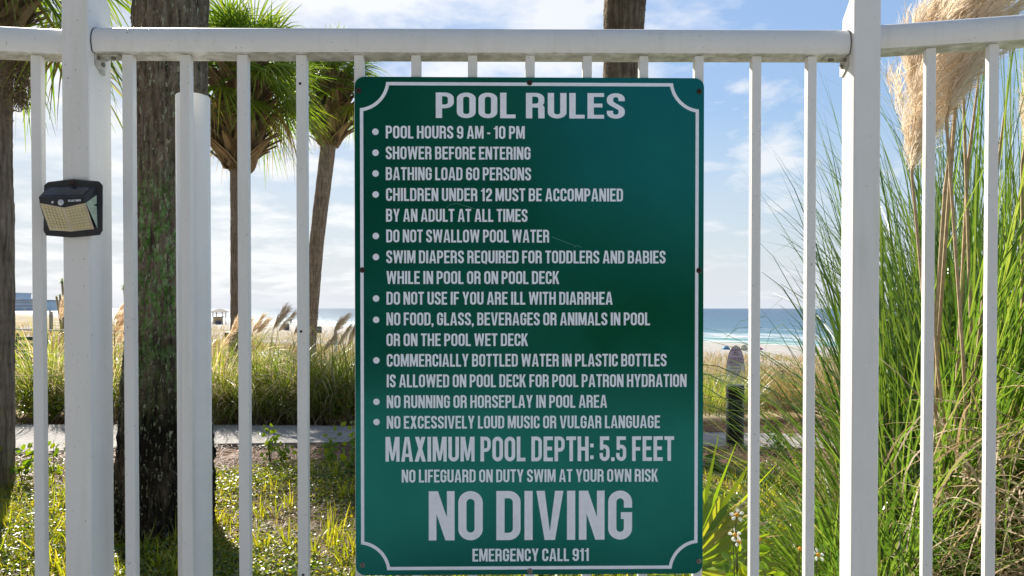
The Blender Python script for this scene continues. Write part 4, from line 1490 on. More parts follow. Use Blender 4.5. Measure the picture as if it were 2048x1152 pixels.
n = 190000
X, Y = ground_pts(n, 2.2, 5.6, -330, 2150, 0.85)
keep = (patchy(X, Y) + rng.normal(0, .8, n) > -0.9 + np.clip((Y - 4.6) * 1.6, 0, 3))
X, Y = X[keep], Y[keep]
n = len(X)
hgt = terrain(X, Y) + 0.012 + 0.055 * rng.random(n) * (1 + .5 * np.sin(X * 3.3) * np.sin(Y * 2.7))
nr = rng.normal(0, 0.55, (n, 3))
nr[:, 2] += 1.0
nr /= np.linalg.norm(nr, axis=1)[:, None]
v, f = leaf_cards(np.stack([X, Y, hgt], axis=1), nr, rng.uniform(0.013, 0.029, n), 1.5)
tag(obj('ground_cover', mesh('ground_cover', v, f), M['cover']), 'small glossy vine leaves spreading over the ground', 'ground cover', kind='stuff')

# short grass
n = 50000
X, Y = ground_pts(n, 2.2, 5.2, -330, 2150, 0.85)
keep = (patchy(X + 3, Y + 1, .8) + rng.normal(0, .6, n) > 0.1)
X, Y = X[keep], Y[keep]
n = len(X)
P, W = blades(np.stack([X, Y, terrain(X, Y)], axis=1), rng.uniform(0, 6.28, n), np.radians(rng.uniform(40, 88, n)), np.radians(rng.uniform(10, 90, n)), rng.uniform(0.04, 0.12, n), np.full(n, 0.0045), 4)
Vs = [strips(P, W)]
for i in range(130):
    X0, Y0 = in_view(1, 3.0, 5.2, -100, 1750)
    m2 = 16
    pos = np.stack([X0 + rng.normal(0, .02, m2), Y0 + rng.normal(0, .02, m2), np.zeros(m2)], axis=1)
    P, W = blades(pos, rng.uniform(0, 6.28, m2), np.radians(rng.uniform(50, 88, m2)), np.radians(rng.uniform(10, 70, m2)), rng.uniform(0.10, 0.24, m2), np.full(m2, 0.007), 5)
    Vs.append(strips(P, W))
v, f = join(Vs)
tag(obj('lawn_grass', mesh('lawn_grass', v, f), M['turf']), 'short yellow green grass tufts among the vines', 'grass', kind='stuff')

# pine straw on both sides of the path and thinly over the lawn
Vs = []
for n, y0, y1 in ((15000, 4.7, 6.5), (11000, 7.0, 8.3), (12000, 2.6, 5.0)):
    X, Y = ground_pts(n, y0, y1, -330, 2150, 1.0)
    ne = np.interp(X, [a for a, b in near_e], [b for a, b in near_e])
    fe = np.interp(X, [a for a, b in far_e], [b for a, b in far_e])
    keep = (Y < ne - 0.02 + np.abs(rng.normal(0, .26, n))) | (Y > fe + 0.0)
    X, Y = X[keep], Y[keep]
    n = len(X)
    az = rng.uniform(0, 6.28, n)
    L = rng.uniform(0.06, 0.16, n)
    el = rng.normal(0.05, 0.22, n)
    d = np.stack([np.cos(az) * np.cos(el), np.sin(az) * np.cos(el), np.sin(el)], axis=1)
    c = np.stack([X, Y, terrain(X, Y) + 0.01 + 0.03 * rng.random(n)], axis=1)
    k = np.linspace(-.5, .5, 3)
    P = c[:, None, :] + d[:, None, :] * (L[:, None] * k)[:, :, None]
    P[:, 1, 2] += 0.008
    W = np.stack([-np.sin(az), np.cos(az), np.zeros(n)], axis=1)[:, None, :] * np.array([.6, 1, .4])[None, :, None] * 0.0028
    Vs.append(strips(P, W))
v, f = join(Vs)
tag(obj('pine_straw', mesh('pine_straw', v, f), M['straw']), 'brown pine straw mulch along the edges of the path', 'mulch', kind='stuff')


# ------------------------------------------------------------------ low shrubs and sprigs
def sprig(label, px, py, Y, h, n=26, ls=0.03, seed=1, lean=0.3, cat='plant', group='leafy sprigs by the path'):
    global rng
    rng = np.random.default_rng(seed)
    b = at(px, py, Y)
    z0 = float(terrain(b.x, b.y))
    root = thing('leafy_sprig', (b.x, b.y, z0), label, cat, group)
    mb = MB()
    pos = []
    for s in range(4):
        a = rng.uniform(0, 6.28)
        ln = lean * rng.uniform(.4, 1.2)
        hh = h * rng.uniform(0.6, 1.0)
        pts_ = [Vector((b.x + math.cos(a) * ln * h * u ** 1.4, b.y + math.sin(a) * ln * h * u ** 1.4, z0 + hh * u)) for u in np.linspace(0, 1, 6)]
        mb.tube(pts_, [0.004, 0.0035, 0.003, 0.0025, 0.002, 0.001], 5)
        for i in range(n // 4):
            u = rng.uniform(0.25, 1.0) * 5
            i0 = int(min(4, u))
            q = pts_[i0].lerp(pts_[i0 + 1], u - i0)
            pos.append(np.array(q) + rng.normal(0, ls * .55, 3))
    mb.make('stems', M['stem'], root)
    pos = np.array(pos)
    pos = np.concatenate([pos, pos + rng.normal(0, ls, pos.shape)])
    m2 = len(pos)
    nr = rng.normal(0, .7, (m2, 3))
    nr[:, 2] += .8
    nr[:, 1] -= .3
    nr /= np.linalg.norm(nr, axis=1)[:, None]
    v, f = leaf_cards(pos, nr, rng.uniform(.7, 1.4, m2) * ls, 1.5)
    obj('leaves', mesh('leaves', v, f), M['sprig'], root)
    return root


sprig('bright green leafy sprig at the left edge in front of the path', 45, 940, 5.0, 0.36, 34, 0.05, 201)
sprig('green sprig in front of the path between the left picket and the post', 108, 935, 5.2, 0.32, 24, 0.045, 202)
sprig('thin yellowing sprig in front of the path between two pickets', 540, 905, 5.6, 0.36, 34, 0.04, 203)
sprig('low green sprig left of the drilled picket', 565, 900, 5.7, 0.16, 30, 0.04, 204)
sprig('green sprig against the path right of the drilled picket', 655, 900, 5.6, 0.26, 50, 0.045, 205)
sprig('taller green sprig touching the left edge of the sign', 702, 905, 5.3, 0.40, 60, 0.045, 206)
sprig('small yellow green sprig behind the bollard', 1560, 890, 6.0, 0.25, 40, 0.045, 207)
sprig('small green sprig below the right corner of the sign', 1425, 915, 5.4, 0.16, 40, 0.045, 208)


def shrub(label, px, Y, w_, h, n, seed):
    global rng
    rng = np.random.default_rng(seed)
    b = at(px, 850, Y)
    root = thing('shrub', (b.x, Y, 0), label, 'shrub', 'low shrubs beyond the path')
    mb = MB()
    for i in range(12):
        a = rng.uniform(0, 6.28)
        e = rng.uniform(.4, 1.0)
        mb.tube([(b.x, Y, 0), (b.x + math.cos(a) * w_ * .25 * e, Y + math.sin(a) * w_ * .25 * e, h * .5), (b.x + math.cos(a) * w_ * .45 * e, Y + math.sin(a) * w_ * .45 * e, h * .9 * rng.uniform(.7, 1))], [0.008, 0.006, 0.003], 5)
    mb.make('stems', M['stalk'], root)
    th = rng.uniform(0, 6.28, n)
    rr = np.sqrt(rng.random(n)) * w_ * .5
    zz_ = h * rng.random(n) ** .7 * (1 - (rr / (w_ * .55)) ** 2 * .6)
    pos = np.stack([b.x + rr * np.cos(th), Y + rr * np.sin(th), zz_ + 0.01], axis=1)
    nr = rng.normal(0, .6, (n, 3))
    nr[:, 2] += .8
    nr /= np.linalg.norm(nr, axis=1)[:, None]
    v, f = leaf_cards(pos, nr, rng.uniform(.03, .055, n), 1.5)
    obj('leaves', mesh('leaves', v, f), M['cover'], root)


shrub('low glossy leaved shrub beside the path left of the first picket', 40, 7.9, 1.0, 0.34, 900, 211)
shrub('low dark green shrub under the grass clump left of the solar light post', 112, 8.0, 0.55, 0.30, 500, 212)
shrub('low leafy shrub at the foot of the grass right of the round white post', 435, 7.75, 0.5, 0.30, 380, 213)
shrub('yellow green leafy shrub low beside the left edge of the sign', 690, 7.8, 0.45, 0.5, 380, 214)

# ------------------------------------------------------------------ palmetto, flowers
rng = np.random.default_rng(300)
ph = at(1372, 1135, 2.0)
pm = thing('saw_palmetto', (ph.x, ph.y, 0), 'yellow green fan palmetto leaf spreading from behind the lower right corner of the sign', 'palmetto')
lst = petiole((ph.x - .1, ph.y + .1, 0), tuple(ph), 0.02, 0.006, 0.004)
lst.append(fan(tuple(ph), (0.92, -0.10, 0.16), (0.05, -0.9, 0.35), 0.27, 34, 100, 0.03, 0.80, 1.0, 6, 0.03))
v, f = join(lst)
obj('fan_leaf', mesh('fan_leaf', v, f), M['palmetto'], pm)
ph2 = at(1388, 1105, 2.1)
lst = petiole((ph2.x - .05, ph2.y + .1, 0), tuple(ph2), 0.02, 0.006, 0.004)
lst.append(fan(tuple(ph2), (0.42, -0.05, 0.9), (0.1, -0.9, 0.3), 0.36, 6, 26, 0.02, 0.35, 0.62, 6, 0.06))
v, f = join(lst)
obj('fan_leaf', mesh('fan_leaf', v, f), M['palmetto'], pm)
lst = [fan(tuple(at(1380, 1095, 2.05)), (0.85, -0.05, 0.5), (0.1, -0.9, 0.3), 0.24, 9, 14, 0.05, 0.5, 1.3, 5, 0.1)]
v, f = join(lst)
obj('withered_leaf', mesh('withered_leaf', v, f), M['dry'], pm)


def daisy(label, heads, base, Y, seed):
    global rng
    rng = np.random.default_rng(seed)
    b = at(base[0], base[1], Y)
    root = thing('daisy_plant', (b.x, b.y, 0), label, 'flower', 'white daisies by the right pickets')
    mb = MB()
    lv = []
    for (hx, hy, full) in heads:
        p = at(hx, hy, Y)
        mb.tube([(b.x, b.y, 0), (b.x + (p.x - b.x) * .4, b.y, p.z * .5), (p.x - .004, p.y, p.z - .03), tuple(p)], 0.0016, 5)
        up = Vector((rng.normal(0, .3), -0.75, 0.6)).normalized()
        e1 = up.orthogonal().normalized()
        e2 = up.cross(e1)
        mc = MB()
        rs = [[p + up * (.006 * math.sin(a)) + (e1 * math.cos(k * .785) + e2 * math.sin(k * .785)) * .0058 * math.cos(a) for k in range(8)] for a in (0, .5, 1.0, 1.45)]
        mc.loft(rs)
        ho = mc.make('flower_head', M['pollen'], root, smooth=True)
        if full:
            mp_ = MB()
            for k in range(5):
                a = k * 1.2566 + rng.uniform(-.2, .2)
                d = e1 * math.cos(a) + e2 * math.sin(a)
                s = up.cross(d)
                mp_.add([p + d * .005, p + d * .011 + s * .0045 + up * .002, p + d * .017 + s * .0035, p + d * .0185, p + d * .017 - s * .0035, p + d * .011 - s * .0045 + up * .002], [(0, 1, 2, 3), (0, 3, 4, 5)])
            mp_.make('petals', M['petal'], ho)
        lv.append(np.array(p) - np.array([0, 0, .08]))
    mb.make('stem', M['stem'], root)
    pos = np.repeat(np.array(lv), 8, axis=0) + rng.normal(0, .035, (8 * len(lv), 3)) - np.array([0, 0, .03])
    m2 = len(pos)
    nr = rng.normal(0, .5, (m2, 3))
    nr[:, 1] -= .6
    nr[:, 2] += .5
    nr /= np.linalg.norm(nr, axis=1)[:, None]
    v, f = leaf_cards(pos, nr, rng.uniform(.03, .055, m2), 1.6)
    obj('leaves', mesh('leaves', v, f), M['sprig'], root)


daisy('white petalled daisies with orange centres in front of the palmetto fan', [(1470, 1070, True), (1478, 1083, True), (1474, 1030, True), (1495, 1097, False)], (1482, 1152), 1.75, 311)
daisy('single small white daisy between the picket and the right fence post', [(1636, 1110, True), (1600, 1098, False), (1518, 1078, False)], (1640, 1152), 1.80, 312)


# ------------------------------------------------------------------ bollards
def bollard(px, Y, zt, rad, label):
    b = at(px, 800, Y)
    z0 = float(terrain(b.x, Y))
    root = thing('bollard_light', (b.x, Y, z0), label, 'bollard', 'black bollard lights along the path')
    h = zt - z0
    MB().tube([(b.x, Y, z0 - .02), (b.x, Y, zt - 0.36 * h), (b.x, Y, zt - 0.355 * h)], [rad * .97, rad * .97, rad * .9], 28).make('post_shaft', M['bollard'], root, auto=True)
    mb = MB()
    mb.tube([(b.x, Y, zt - .22 * h), (b.x, Y, zt - 0.012), (b.x, Y, zt - .003), (b.x, Y, zt)], [rad, rad, rad * .97, rad * .90], 28)
    mb.make('cap', M['bollard'], root, auto=True)
    MB().tube([(b.x, Y, zt - .355 * h), (b.x, Y, zt - .22 * h)], rad * .62, 20).make('lens', M['sensor'], root, smooth=True)
    for k in range(4):
        z = zt - (.235 + .03 * k) * h
        MB().tube([(b.x, Y, z - .016 * h), (b.x, Y, z)], [rad * .99, rad * .66], 28).make('louver', M['bollard'], root, auto=True)
    return root


bollard(1470, 6.35, at(1470, 770, 6.35).z, 0.081, 'black cylindrical bollard light in front of the surfboard sign')
bollard(-12, 6.1, at(-12, 713, 6.1).z, 0.096, 'black bollard light cut off by the left edge of the photo')

# ------------------------------------------------------------------ surfboard shaped notice
YS = 11.0
c0 = at(1471.5, 690, YS)
gz = float(terrain(c0.x, YS))
hw = 18.5 / F * YS
hgt = c0.z - gz
surf = thing('surfboard_sign', (c0.x, YS, gz), 'lavender and white surfboard shaped notice standing behind the bollard', 'sign')
M['surf'], t = mat('faded surfboard paint')
v_ = objco(t)
z_ = t.n('ShaderNodeSeparateXYZ', None, Vector=v_).outputs[2]
c1 = t.mix(t.mapr(z_, at(0, 741, YS).z - .015, at(0, 741, YS).z + .01), (0.78, 0.76, 0.73), (0.50, 0.58, 0.72))
c1 = t.mix(t.mapr(z_, at(0, 738, YS).z, at(0, 724, YS).z), c1, (0.50, 0.42, 0.60))
st_ = t.mapr(t.noise(scaled(t, v_, (30, 30, 5)), 1.0, 4), 0.6, 0.75, 0.0, 0.4)
c1 = t.mix(st_, c1, (0.20, 0.15, 0.09))
finish(t, t.n('ShaderNodeBsdfPrincipled', None, Base_Color=c1, Roughness=0.6))


def surf_outline(e=0.0, n=26):
    out = []
    for k in range(n + 1):
        u = k / n
        wv_ = hw * min(1.0, math.sqrt(max(0.0, 1 - (1 - min(u / 0.46, 1.0)) ** 2.0)) ** 0.95)
        out.append((wv_ - e, c0.z - e - (hgt - e) * u))
    return [(-a, z) for a, z in reversed(out[1:])] + [(0.0, c0.z - e)] + [(a, z) for a, z in out[1:]]


mb = MB()
o_ = surf_outline()
mb.loft([[(c0.x + a, YS + .02, z) for a, z in o_], [(c0.x + a, YS - .0, z) for a, z in o_]])
mb.make('board', M['bolt'], surf)
mb = MB()
o_ = surf_outline(0.008)
mb.loft([[(c0.x + a, YS - .0002, z) for a, z in o_], [(c0.x + a, YS - .003, z) for a, z in o_]])
mb.make('face', M['surf'], surf)
M['ink'] = plain('dark ink', (0.03, 0.025, 0.04), 0.6)
for txt, y0, y1, hwid in [('LEAVE', 698.2, 701.8, 8), ('NO', 703, 706.4, 3.4), ('TRACE', 707.4, 711, 8.2), ('IT IS UNLAWFUL', 715, 717.2, 12.5), ('TO LEAVE OR PUT', 718, 720.2, 14.5), ('ANY PERSONAL', 721, 723.2, 11), ('PROPERTY ON THE', 724, 726.2, 15), ('PORTION OF THE', 727, 729.2, 14),
                          ('BEACH FROM', 730, 732.2, 10), ('SUNSET TO', 733, 735.2, 11), ('SUNRISE', 736, 738.2, 11), ('IT IS UNLAWFUL', 741, 743.2, 13), ('TO LEAVE OR PUT', 744, 746.2, 16), ('PERSONAL PROPERTY', 747, 749.2, 16), ('WITHIN ANY PUBLIC', 750, 752.2, 15.5), ('BEACH ACCESS', 753, 755.2, 12.5),
                          ('WHEN PERSONAL', 758.5, 760.7, 13), ('PROPERTY LEFT ON', 761.5, 763.7, 15.5), ('THE BEACH SHALL', 764.5, 766.7, 14.5), ('BE REMOVED BY', 767.5, 769.7, 13.5)]:
    a = at(1471.5 - hwid, y1, YS)
    zt_ = at(1471.5, y0, YS).z
    zb_ = at(1471.5, y1, YS).z
    x0_, x1_ = c0.x - hwid / F * YS, c0.x + hwid / F * YS
    lay_text('text_line', txt, lambda u, v, l: Vector((x0_ + (x1_ - x0_) * u, YS - .0034 - l, zb_ + (zt_ - zb_) * v)), M['ink'], surf, 0.12)
MB().tube([(c0.x - .04, YS + .05, gz - .1), (c0.x - .04, YS + .05, gz + .5)], 0.02, 8).make('stake', M['stalk'], surf)


# ------------------------------------------------------------------ rope fences in the dunes
M['rope'] = plain('pale rope', (0.62, 0.60, 0.55), 0.8, var=0.2, sc=60)
M['timber'] = plain('weathered timber', (0.28, 0.24, 0.19), 0.85, var=0.3, sc=20)
M['whitewood'] = plain('white painted wood', (0.74, 0.73, 0.70), 0.6, var=0.1, sc=9)


def rope_fence(label, pts_, hts, pr=0.035, m=None, rope_r=0.012):
    root = thing('rope_fence', (*pts_[0], float(terrain(*pts_[0]))), label, 'rope fence')
    for (x, y) in pts_:
        z = float(terrain(x, y))
        MB().tube([(x, y, z - .1), (x, y, z + max(hts) + .06)], pr, 8).make('post', m or M['timber'], root, auto=True)
    for h in hts:
        mb = MB()
        for (a, b), (c, d) in zip(pts_[:-1], pts_[1:]):
            za, zb_ = float(terrain(a, b)) + h, float(terrain(c, d)) + h
            mb.tube([(a + (c - a) * u, b + (d - b) * u, za + (zb_ - za) * u - .05 * 4 * u * (1 - u)) for u in np.linspace(0, 1, 7)], rope_r, 6)
        mb.make('rope', M['rope'], root, smooth=True)


ya = 10.4
rope_fence('pale double rope fence running through the dune grass behind the bollard', [(at(1250, 0, ya).x, ya + .1), (at(1395, 0, ya).x, ya), (at(1560, 0, ya).x, ya - .2), (at(1720, 0, ya).x, ya - .3), (at(1900, 0, ya).x, ya - .3)], (at(0, 790, ya).z + 0.1, at(0, 730, ya).z + 0.1), rope_r=0.007)
rope_fence('low white rail fence across the dune field at far left', [(at(-140, 0, 24).x, 24.0), (at(10, 0, 24).x, 24.2), (at(160, 0, 24).x, 24.4), (at(300, 0, 24).x, 24.8)], (0.62,), rope_r=0.035, m=M['whitewood'])

def on_ground(px, py, y0=8.0, y1=260.0):
    ys = np.linspace(y0, y1, 4000)
    d = ray(px, py)
    xs, zs = d.x / d.y * ys, H + d.z / d.y * ys
    hit = np.nonzero(terrain(xs, ys) >= zs)[0]
    Y = float(ys[hit[0]]) if len(hit) else y1
    print('ground', px, py, round(Y, 1))
    return at(px, py, Y)


# ------------------------------------------------------------------ beach things
def lathe_thing(name, label, cat, px, pyb, Y, prof, m, group=None, part='body', z=None):
    b = at(px, pyb, Y)
    z0 = float(terrain(b.x, Y)) if z is None else z
    root = thing(name, (b.x, Y, z0), label, cat, group)
    mb = MB()
    mb.tube([(b.x, Y, z0 + h) for h, r in prof], [r for h, r in prof], 16)
    mb.make(part, m, root, auto=True)
    return root, Vector((b.x, Y, z0))


M['drum'] = plain('grey drum paint', (0.085, 0.085, 0.10), 0.6, var=0.3, sc=4)
M['sandy'] = plain('sandy rust stain', (0.36, 0.30, 0.22), 0.8, var=0.2, sc=5)
for px, pyb, Y, lb in ((573, 660, 76, 'grey trash drum on the beach right of the slim palm'), (637, 666, 64, 'grey trash drum with tan band on the beach right of the leaning trunk')):
    Y = on_ground(px, pyb).y
    b = at(px, pyb, Y)
    r_ = 5.6 / F * Y if px < 600 else 6.4 / F * Y
    hh = (12.0 if px < 600 else 13.0) / F * Y
    root, p = lathe_thing('trash_drum', lb, 'trash drum', px, pyb, Y, [(-.1, r_), (hh * .45, r_), (hh * .47, r_ * 1.03), (hh * .53, r_ * 1.03), (hh * .55, r_), (hh * .92, r_ * .98), (hh, r_ * .82)], M['drum'], 'trash drums on the beach', z=b.z)
    if px > 600:
        MB().tube([(p.x, p.y, p.z + hh * .50), (p.x, p.y, p.z + hh * .66)], r_ * 1.045, 16).make('band', M['sandy'], root, auto=True)

# hut
hb = on_ground(439, 649)
Yh = hb.y
hut = thing('beach_hut', (hb.x, Yh, hb.z), 'small open wooden beach hut with pitched roof in front of the surf', 'hut')
wh = 10.5 / F * Yh
z0, zr_, ze, zw = hb.z, at(0, 617.5, Yh).z, at(0, 624, Yh).z, at(0, 634, Yh).z
for sx in (-1, 1):
    for sy in (-.8, .8):
        MB().box((hb.x + sx * wh * .9, Yh + sy * wh, (z0 + ze) / 2 - .3), (.09, 0, 0), (0, .09, 0), (0, 0, (ze - z0) / 2 + .3)).make('leg', M['timber'], hut)
mb = MB()
ov = wh * 1.35
mb.add([(hb.x - ov, Yh - ov, ze), (hb.x + ov, Yh - ov, ze), (hb.x + ov, Yh + ov, ze), (hb.x - ov, Yh + ov, ze), (hb.x - ov * .2, Yh, zr_), (hb.x + ov * .3, Yh, zr_)], [(0, 1, 5, 4), (1, 2, 5), (2, 3, 4, 5), (3, 0, 4)])
ro = mb.make('roof', M['timber'], hut)
ro.modifiers.new('solid', 'SOLIDIFY').thickness = 0.12
for z, s in ((zw, .09), ((ze + zw) / 2 + .3, .05)):
    mb = MB()
    for sy in (-.8, .8):
        mb.box((hb.x, Yh + sy * wh, z), (wh * .9, 0, 0), (0, .05, 0), (0, 0, s))
    mb.make('rail', M['timber'], hut)
MB().box((hb.x + .1, Yh - wh * .8 - .06, (z0 + zw) / 2 + .05), (wh * .82, 0, 0), (0, .04, 0), (0, 0, (zw - z0) / 2 - .1)).make('front_panel', plain('ochre panel', (0.42, 0.29, 0.14), 0.8, var=0.3, sc=2), hut)
MB().box((hb.x + .2, Yh - wh * .8 - .13, z0 + .55), (wh * .55, 0, 0), (0, .05, 0), (0, 0, .5)).make('board_stack', M['drum'], hut)

# umbrellas and tent
def umbrella(label, px, py, Y, r_, m, tilt):
    c = at(px, py, Y)
    z0 = float(terrain(c.x, Y))
    root = thing('beach_umbrella', (c.x, Y, z0), label, 'beach umbrella', 'beach umbrellas near the water')
    T = Matrix.Rotation(tilt[0], 3, 'X') @ Matrix.Rotation(tilt[1], 3, 'Y')
    mb = MB()
    rs = []
    for k in range(6):
        a = k / 5 * R(72)
        rs.append([c + T @ Vector((r_ * math.sin(a) * math.cos(j * math.pi / 8), r_ * math.sin(a) * math.sin(j * math.pi / 8), r_ * .75 * (math.cos(a) - .3))) for j in range(16)])
    mb.loft(rs, cap=False)
    o = mb.make('canopy', m, root, smooth=True)
    o.modifiers.new('solid', 'SOLIDIFY').thickness = 0.03
    MB().tube([(c.x, Y, z0 - .2), tuple(c + T @ Vector((0, 0, r_ * .5)))], 0.03, 8).make('pole', M['rope'], root)
    return root


M['redblue'], t = mat('red and blue canopy')
v_ = objco(t)
z_ = t.n('ShaderNodeSeparateXYZ', None, Vector=v_).outputs[2]
zc = at(1516, 697.5, 74).z
finish(t, t.n('ShaderNodeBsdfPrincipled', None, Base_Color=t.mix(t.mapr(z_, zc - .02, zc + .02), (0.08, 0.22, 0.50), (0.62, 0.06, 0.05)), Roughness=0.7))
umbrella('red and blue beach umbrella beyond the dunes right of the surfboard sign', 1514, 700, 74, 0.66, M['redblue'], (0, 0))
umbrella('tan beach umbrella tipped on its side behind the surfboard sign', 1488, 697, 72, 0.42, plain('tan canvas', (0.50, 0.44, 0.33), 0.8), (R(80), R(10)))
bt = on_ground(1452, 699)
bt.y = bt.y
tent = thing('beach_tent', (bt.x, bt.y, bt.z), 'small blue beach shelter left of the surfboard sign', 'beach tent')
mb = MB()
rs = []
for k in range(7):
    u = -1 + 2 * k / 6
    rs.append([(bt.x + u * .38, bt.y + .35 * math.cos(a), bt.z - .05 + .42 * math.sqrt(max(0.02, 1 - u * u * .8)) * math.sin(a)) for a in np.linspace(0, math.pi, 9)])
mb.loft(rs)
mb.make('shell', plain('blue nylon', (0.04, 0.17, 0.34), 0.6), tent, auto=True)
MB().tube([(bt.x + .36, bt.y - .3, bt.z - .1), (bt.x + .5, bt.y - .4, bt.z + .45)], 0.02, 6).make('pole', M['stalk'], tent)

# tiny person at the water
pp = on_ground(582, 650)
print('person', pp)
person = thing('person', tuple(pp), 'person in teal top standing far away at the water edge', 'person')
me = bpy.data.meshes.new('body')
vb = [(0, 0, .92), (0, 0, 1.2), (0, 0, 1.45), (0, 0, 1.6), (0, 0, 1.72), (-.2, 0, 1.42), (-.27, -.05, 1.12), (-.25, -.15, .88), (.2, 0, 1.42), (.27, .02, 1.12), (.28, -.03, .86), (-.1, 0, .88), (-.12, -.03, .48), (-.13, .02, .05), (.1, 0, .88), (.13, .05, .48), (.14, .12, .05)]
eb = [(0, 1), (1, 2), (2, 3), (3, 4), (2, 5), (5, 6), (6, 7), (2, 8), (8, 9), (9, 10), (0, 11), (11, 12), (12, 13), (0, 14), (14, 15), (15, 16)]
me.from_pydata([(pp.x + a, pp.y + b, pp.z + c) for a, b, c in vb], eb, [])
bo = obj('body', me, plain('skin', (0.35, 0.20, 0.13), 0.6), person)
md = bo.modifiers.new('skin', 'SKIN')
rad_ = [.13, .13, .14, .055, .10, .06, .045, .04, .06, .045, .04, .085, .06, .05, .085, .06, .05]
for i, r_ in enumerate(rad_):
    me.skin_vertices[0].data[i].radius = (r_, r_ * .8)
me.skin_vertices[0].data[0].use_root = True
bo.modifiers.new('sub', 'SUBSURF').levels = 1
MB().tube([(pp.x, pp.y, pp.z + .55), (pp.x, pp.y, pp.z + .9), (pp.x, pp.y, pp.z + 1.2), (pp.x, pp.y, pp.z + 1.5)], [.21, .19, .19, .2], 12).make('clothing', plain('teal cloth', (0.03, 0.20, 0.22), 0.8), person, smooth=True)
MB().tube([(pp.x, pp.y + .03, pp.z + 1.66), (pp.x, pp.y + .03, pp.z + 1.74), (pp.x, pp.y + .02, pp.z + 1.83)], [.10, .115, .05], 10).make('hair', M['black'], person, smooth=True)

# dark box on a post, and white marker post
Yb = 15.0
b = at(460, 700, Yb)
gzb = float(terrain(b.x, Yb))
bx = thing('dune_box', (b.x, Yb, gzb), 'small dark box with a white lid among the grass beside the slim palm', 'box')
zt_, zb_ = at(0, 666, Yb).z, at(0, 680, Yb).z
MB().box((b.x, Yb, (zt_ + zb_) / 2), (.085, 0, 0), (0, .08, 0), (0, 0, (zt_ - zb_) / 2)).make('box', M['bollard'], bx, bevel=.006)
MB().box((b.x, Yb, zt_ + .012), (.095, 0, 0), (0, .09, 0), (0, 0, .010)).make('lid', M['whitewood'], bx, bevel=.004)
MB().tube([(b.x, Yb, gzb - .1), (b.x, Yb, zb_)], .03, 8).make('post_shaft', M['timber'], bx)
Yb = 13.0
b = at(671, 690, Yb)
gzb = float(terrain(b.x, Yb))
wp = thing('marker_post', (b.x, Yb, gzb), 'slim pale grey marker post in the sand left of the sign', 'post')
zt_ = at(0, 662, Yb).z
MB().tube([(b.x, Yb, gzb - .1), (b.x, Yb, zt_ - .02), (b.x, Yb, zt_)], [.032, .032, .02], 12).make('post_shaft', plain('grey post', (0.42, 0.42, 0.43), 0.6), wp, auto=True)
MB().tube([(b.x, Yb, zt_ - .10), (b.x, Yb, zt_ - .06)], .0335, 12).make('band', M['whitewood'], wp, auto=True)

# green plastic chair behind the left palm
Yc = 10.5
b = at(36, 760, Yc)
ch = thing('garden_chair', (b.x, Yc, float(terrain(b.x, Yc))), 'dark green plastic chair half hidden behind the far left palm', 'chair')
gc = plain('green plastic', (0.02, 0.075, 0.04), 0.4)
zb_ = float(terrain(b.x, Yc))
zs = at(0, 732, Yc).z
MB().box((b.x, Yc, zs - .02), (.24, 0, 0), (0, .24, 0), (0, 0, .02)).make('seat', gc, ch, bevel=.01)
for k, (sx, sy) in enumerate(((-1, -1), (1, -1), (1, 1), (-1, 1))):
    MB().tube([(b.x + sx * .25, Yc + sy * .25, zb_), (b.x + sx * .21, Yc + sy * .21, zs - .02)], .022, 8).make('leg', gc, ch, smooth=True)
for k in range(4):
    MB().box((b.x - .03, Yc + .22 + .03 * k, zs + .10 + .10 * k), (.22 - .012 * k, 0, 0), (0, .010, 0), (0, 0, .03)).make('back_slat', gc, ch, bevel=.004)
for sx in (-1, 1):
    MB().tube([(b.x + sx * .25, Yc + .25, zs), (b.x + sx * .23, Yc + .33, zs + .48)], .018, 8).make('back_upright', gc, ch)
    MB().tube([(b.x + sx * .27, Yc - .25, zs + .2), (b.x + sx * .27, Yc + .26, zs + .2)], .02, 8).make('armrest', gc, ch)
    MB().tube([(b.x + sx * .25, Yc - .24, zs), (b.x + sx * .27, Yc - .24, zs + .2)], .018, 8).make('arm_post', gc, ch)


# spiky plants on the dunes
def yucca(label, px, py, Y, r_, seed, heads=None):
    global rng
    rng = np.random.default_rng(seed)
    c = at(px, py, Y)
    z0 = float(terrain(c.x, Y))
    root = thing('yucca', (c.x, Y, z0), label, 'yucca', 'spiky dune plants at far left')
    lst = []
    mb = MB()
    for (ox, oy) in heads or [(0, 0)]:
        q = at(px + ox, py + oy, Y)
        mb.tube([(c.x + .2, Y, z0 - .1), (c.x + (q.x - c.x) * .5 + .1, Y, (z0 + q.z) / 2), tuple(q)], [0.08, 0.06, 0.045], 7)
        n = 70
        az = rng.uniform(0, 6.28, n)
        P, W = blades(np.repeat(np.array([tuple(q)]), n, axis=0), az, np.radians(rng.uniform(-40, 85, n)), np.radians(rng.uniform(0, 30, n)), rng.uniform(.7, 1.1, n) * r_, np.full(n, r_ * .09), 4)
        lst.append(strips(P, W))
    mb.make('stem', M['stalk'], root, smooth=True)
    v, f = join(lst)
    obj('leaves', mesh('leaves', v, f), M['frond'], root)


yucca('tallest spiky dune plant just left of the solar light post', 124, 563, 30, 0.19, 401)
yucca('branching spiky dune plant below the tallest one at far left', 118, 597, 30, 0.10, 402, [(-5, -3), (2, -6), (3, 5)])
yucca('spiky dune plant top peeking beside the picket left of the mossy trunk', 248, 576, 30, 0.20, 403)

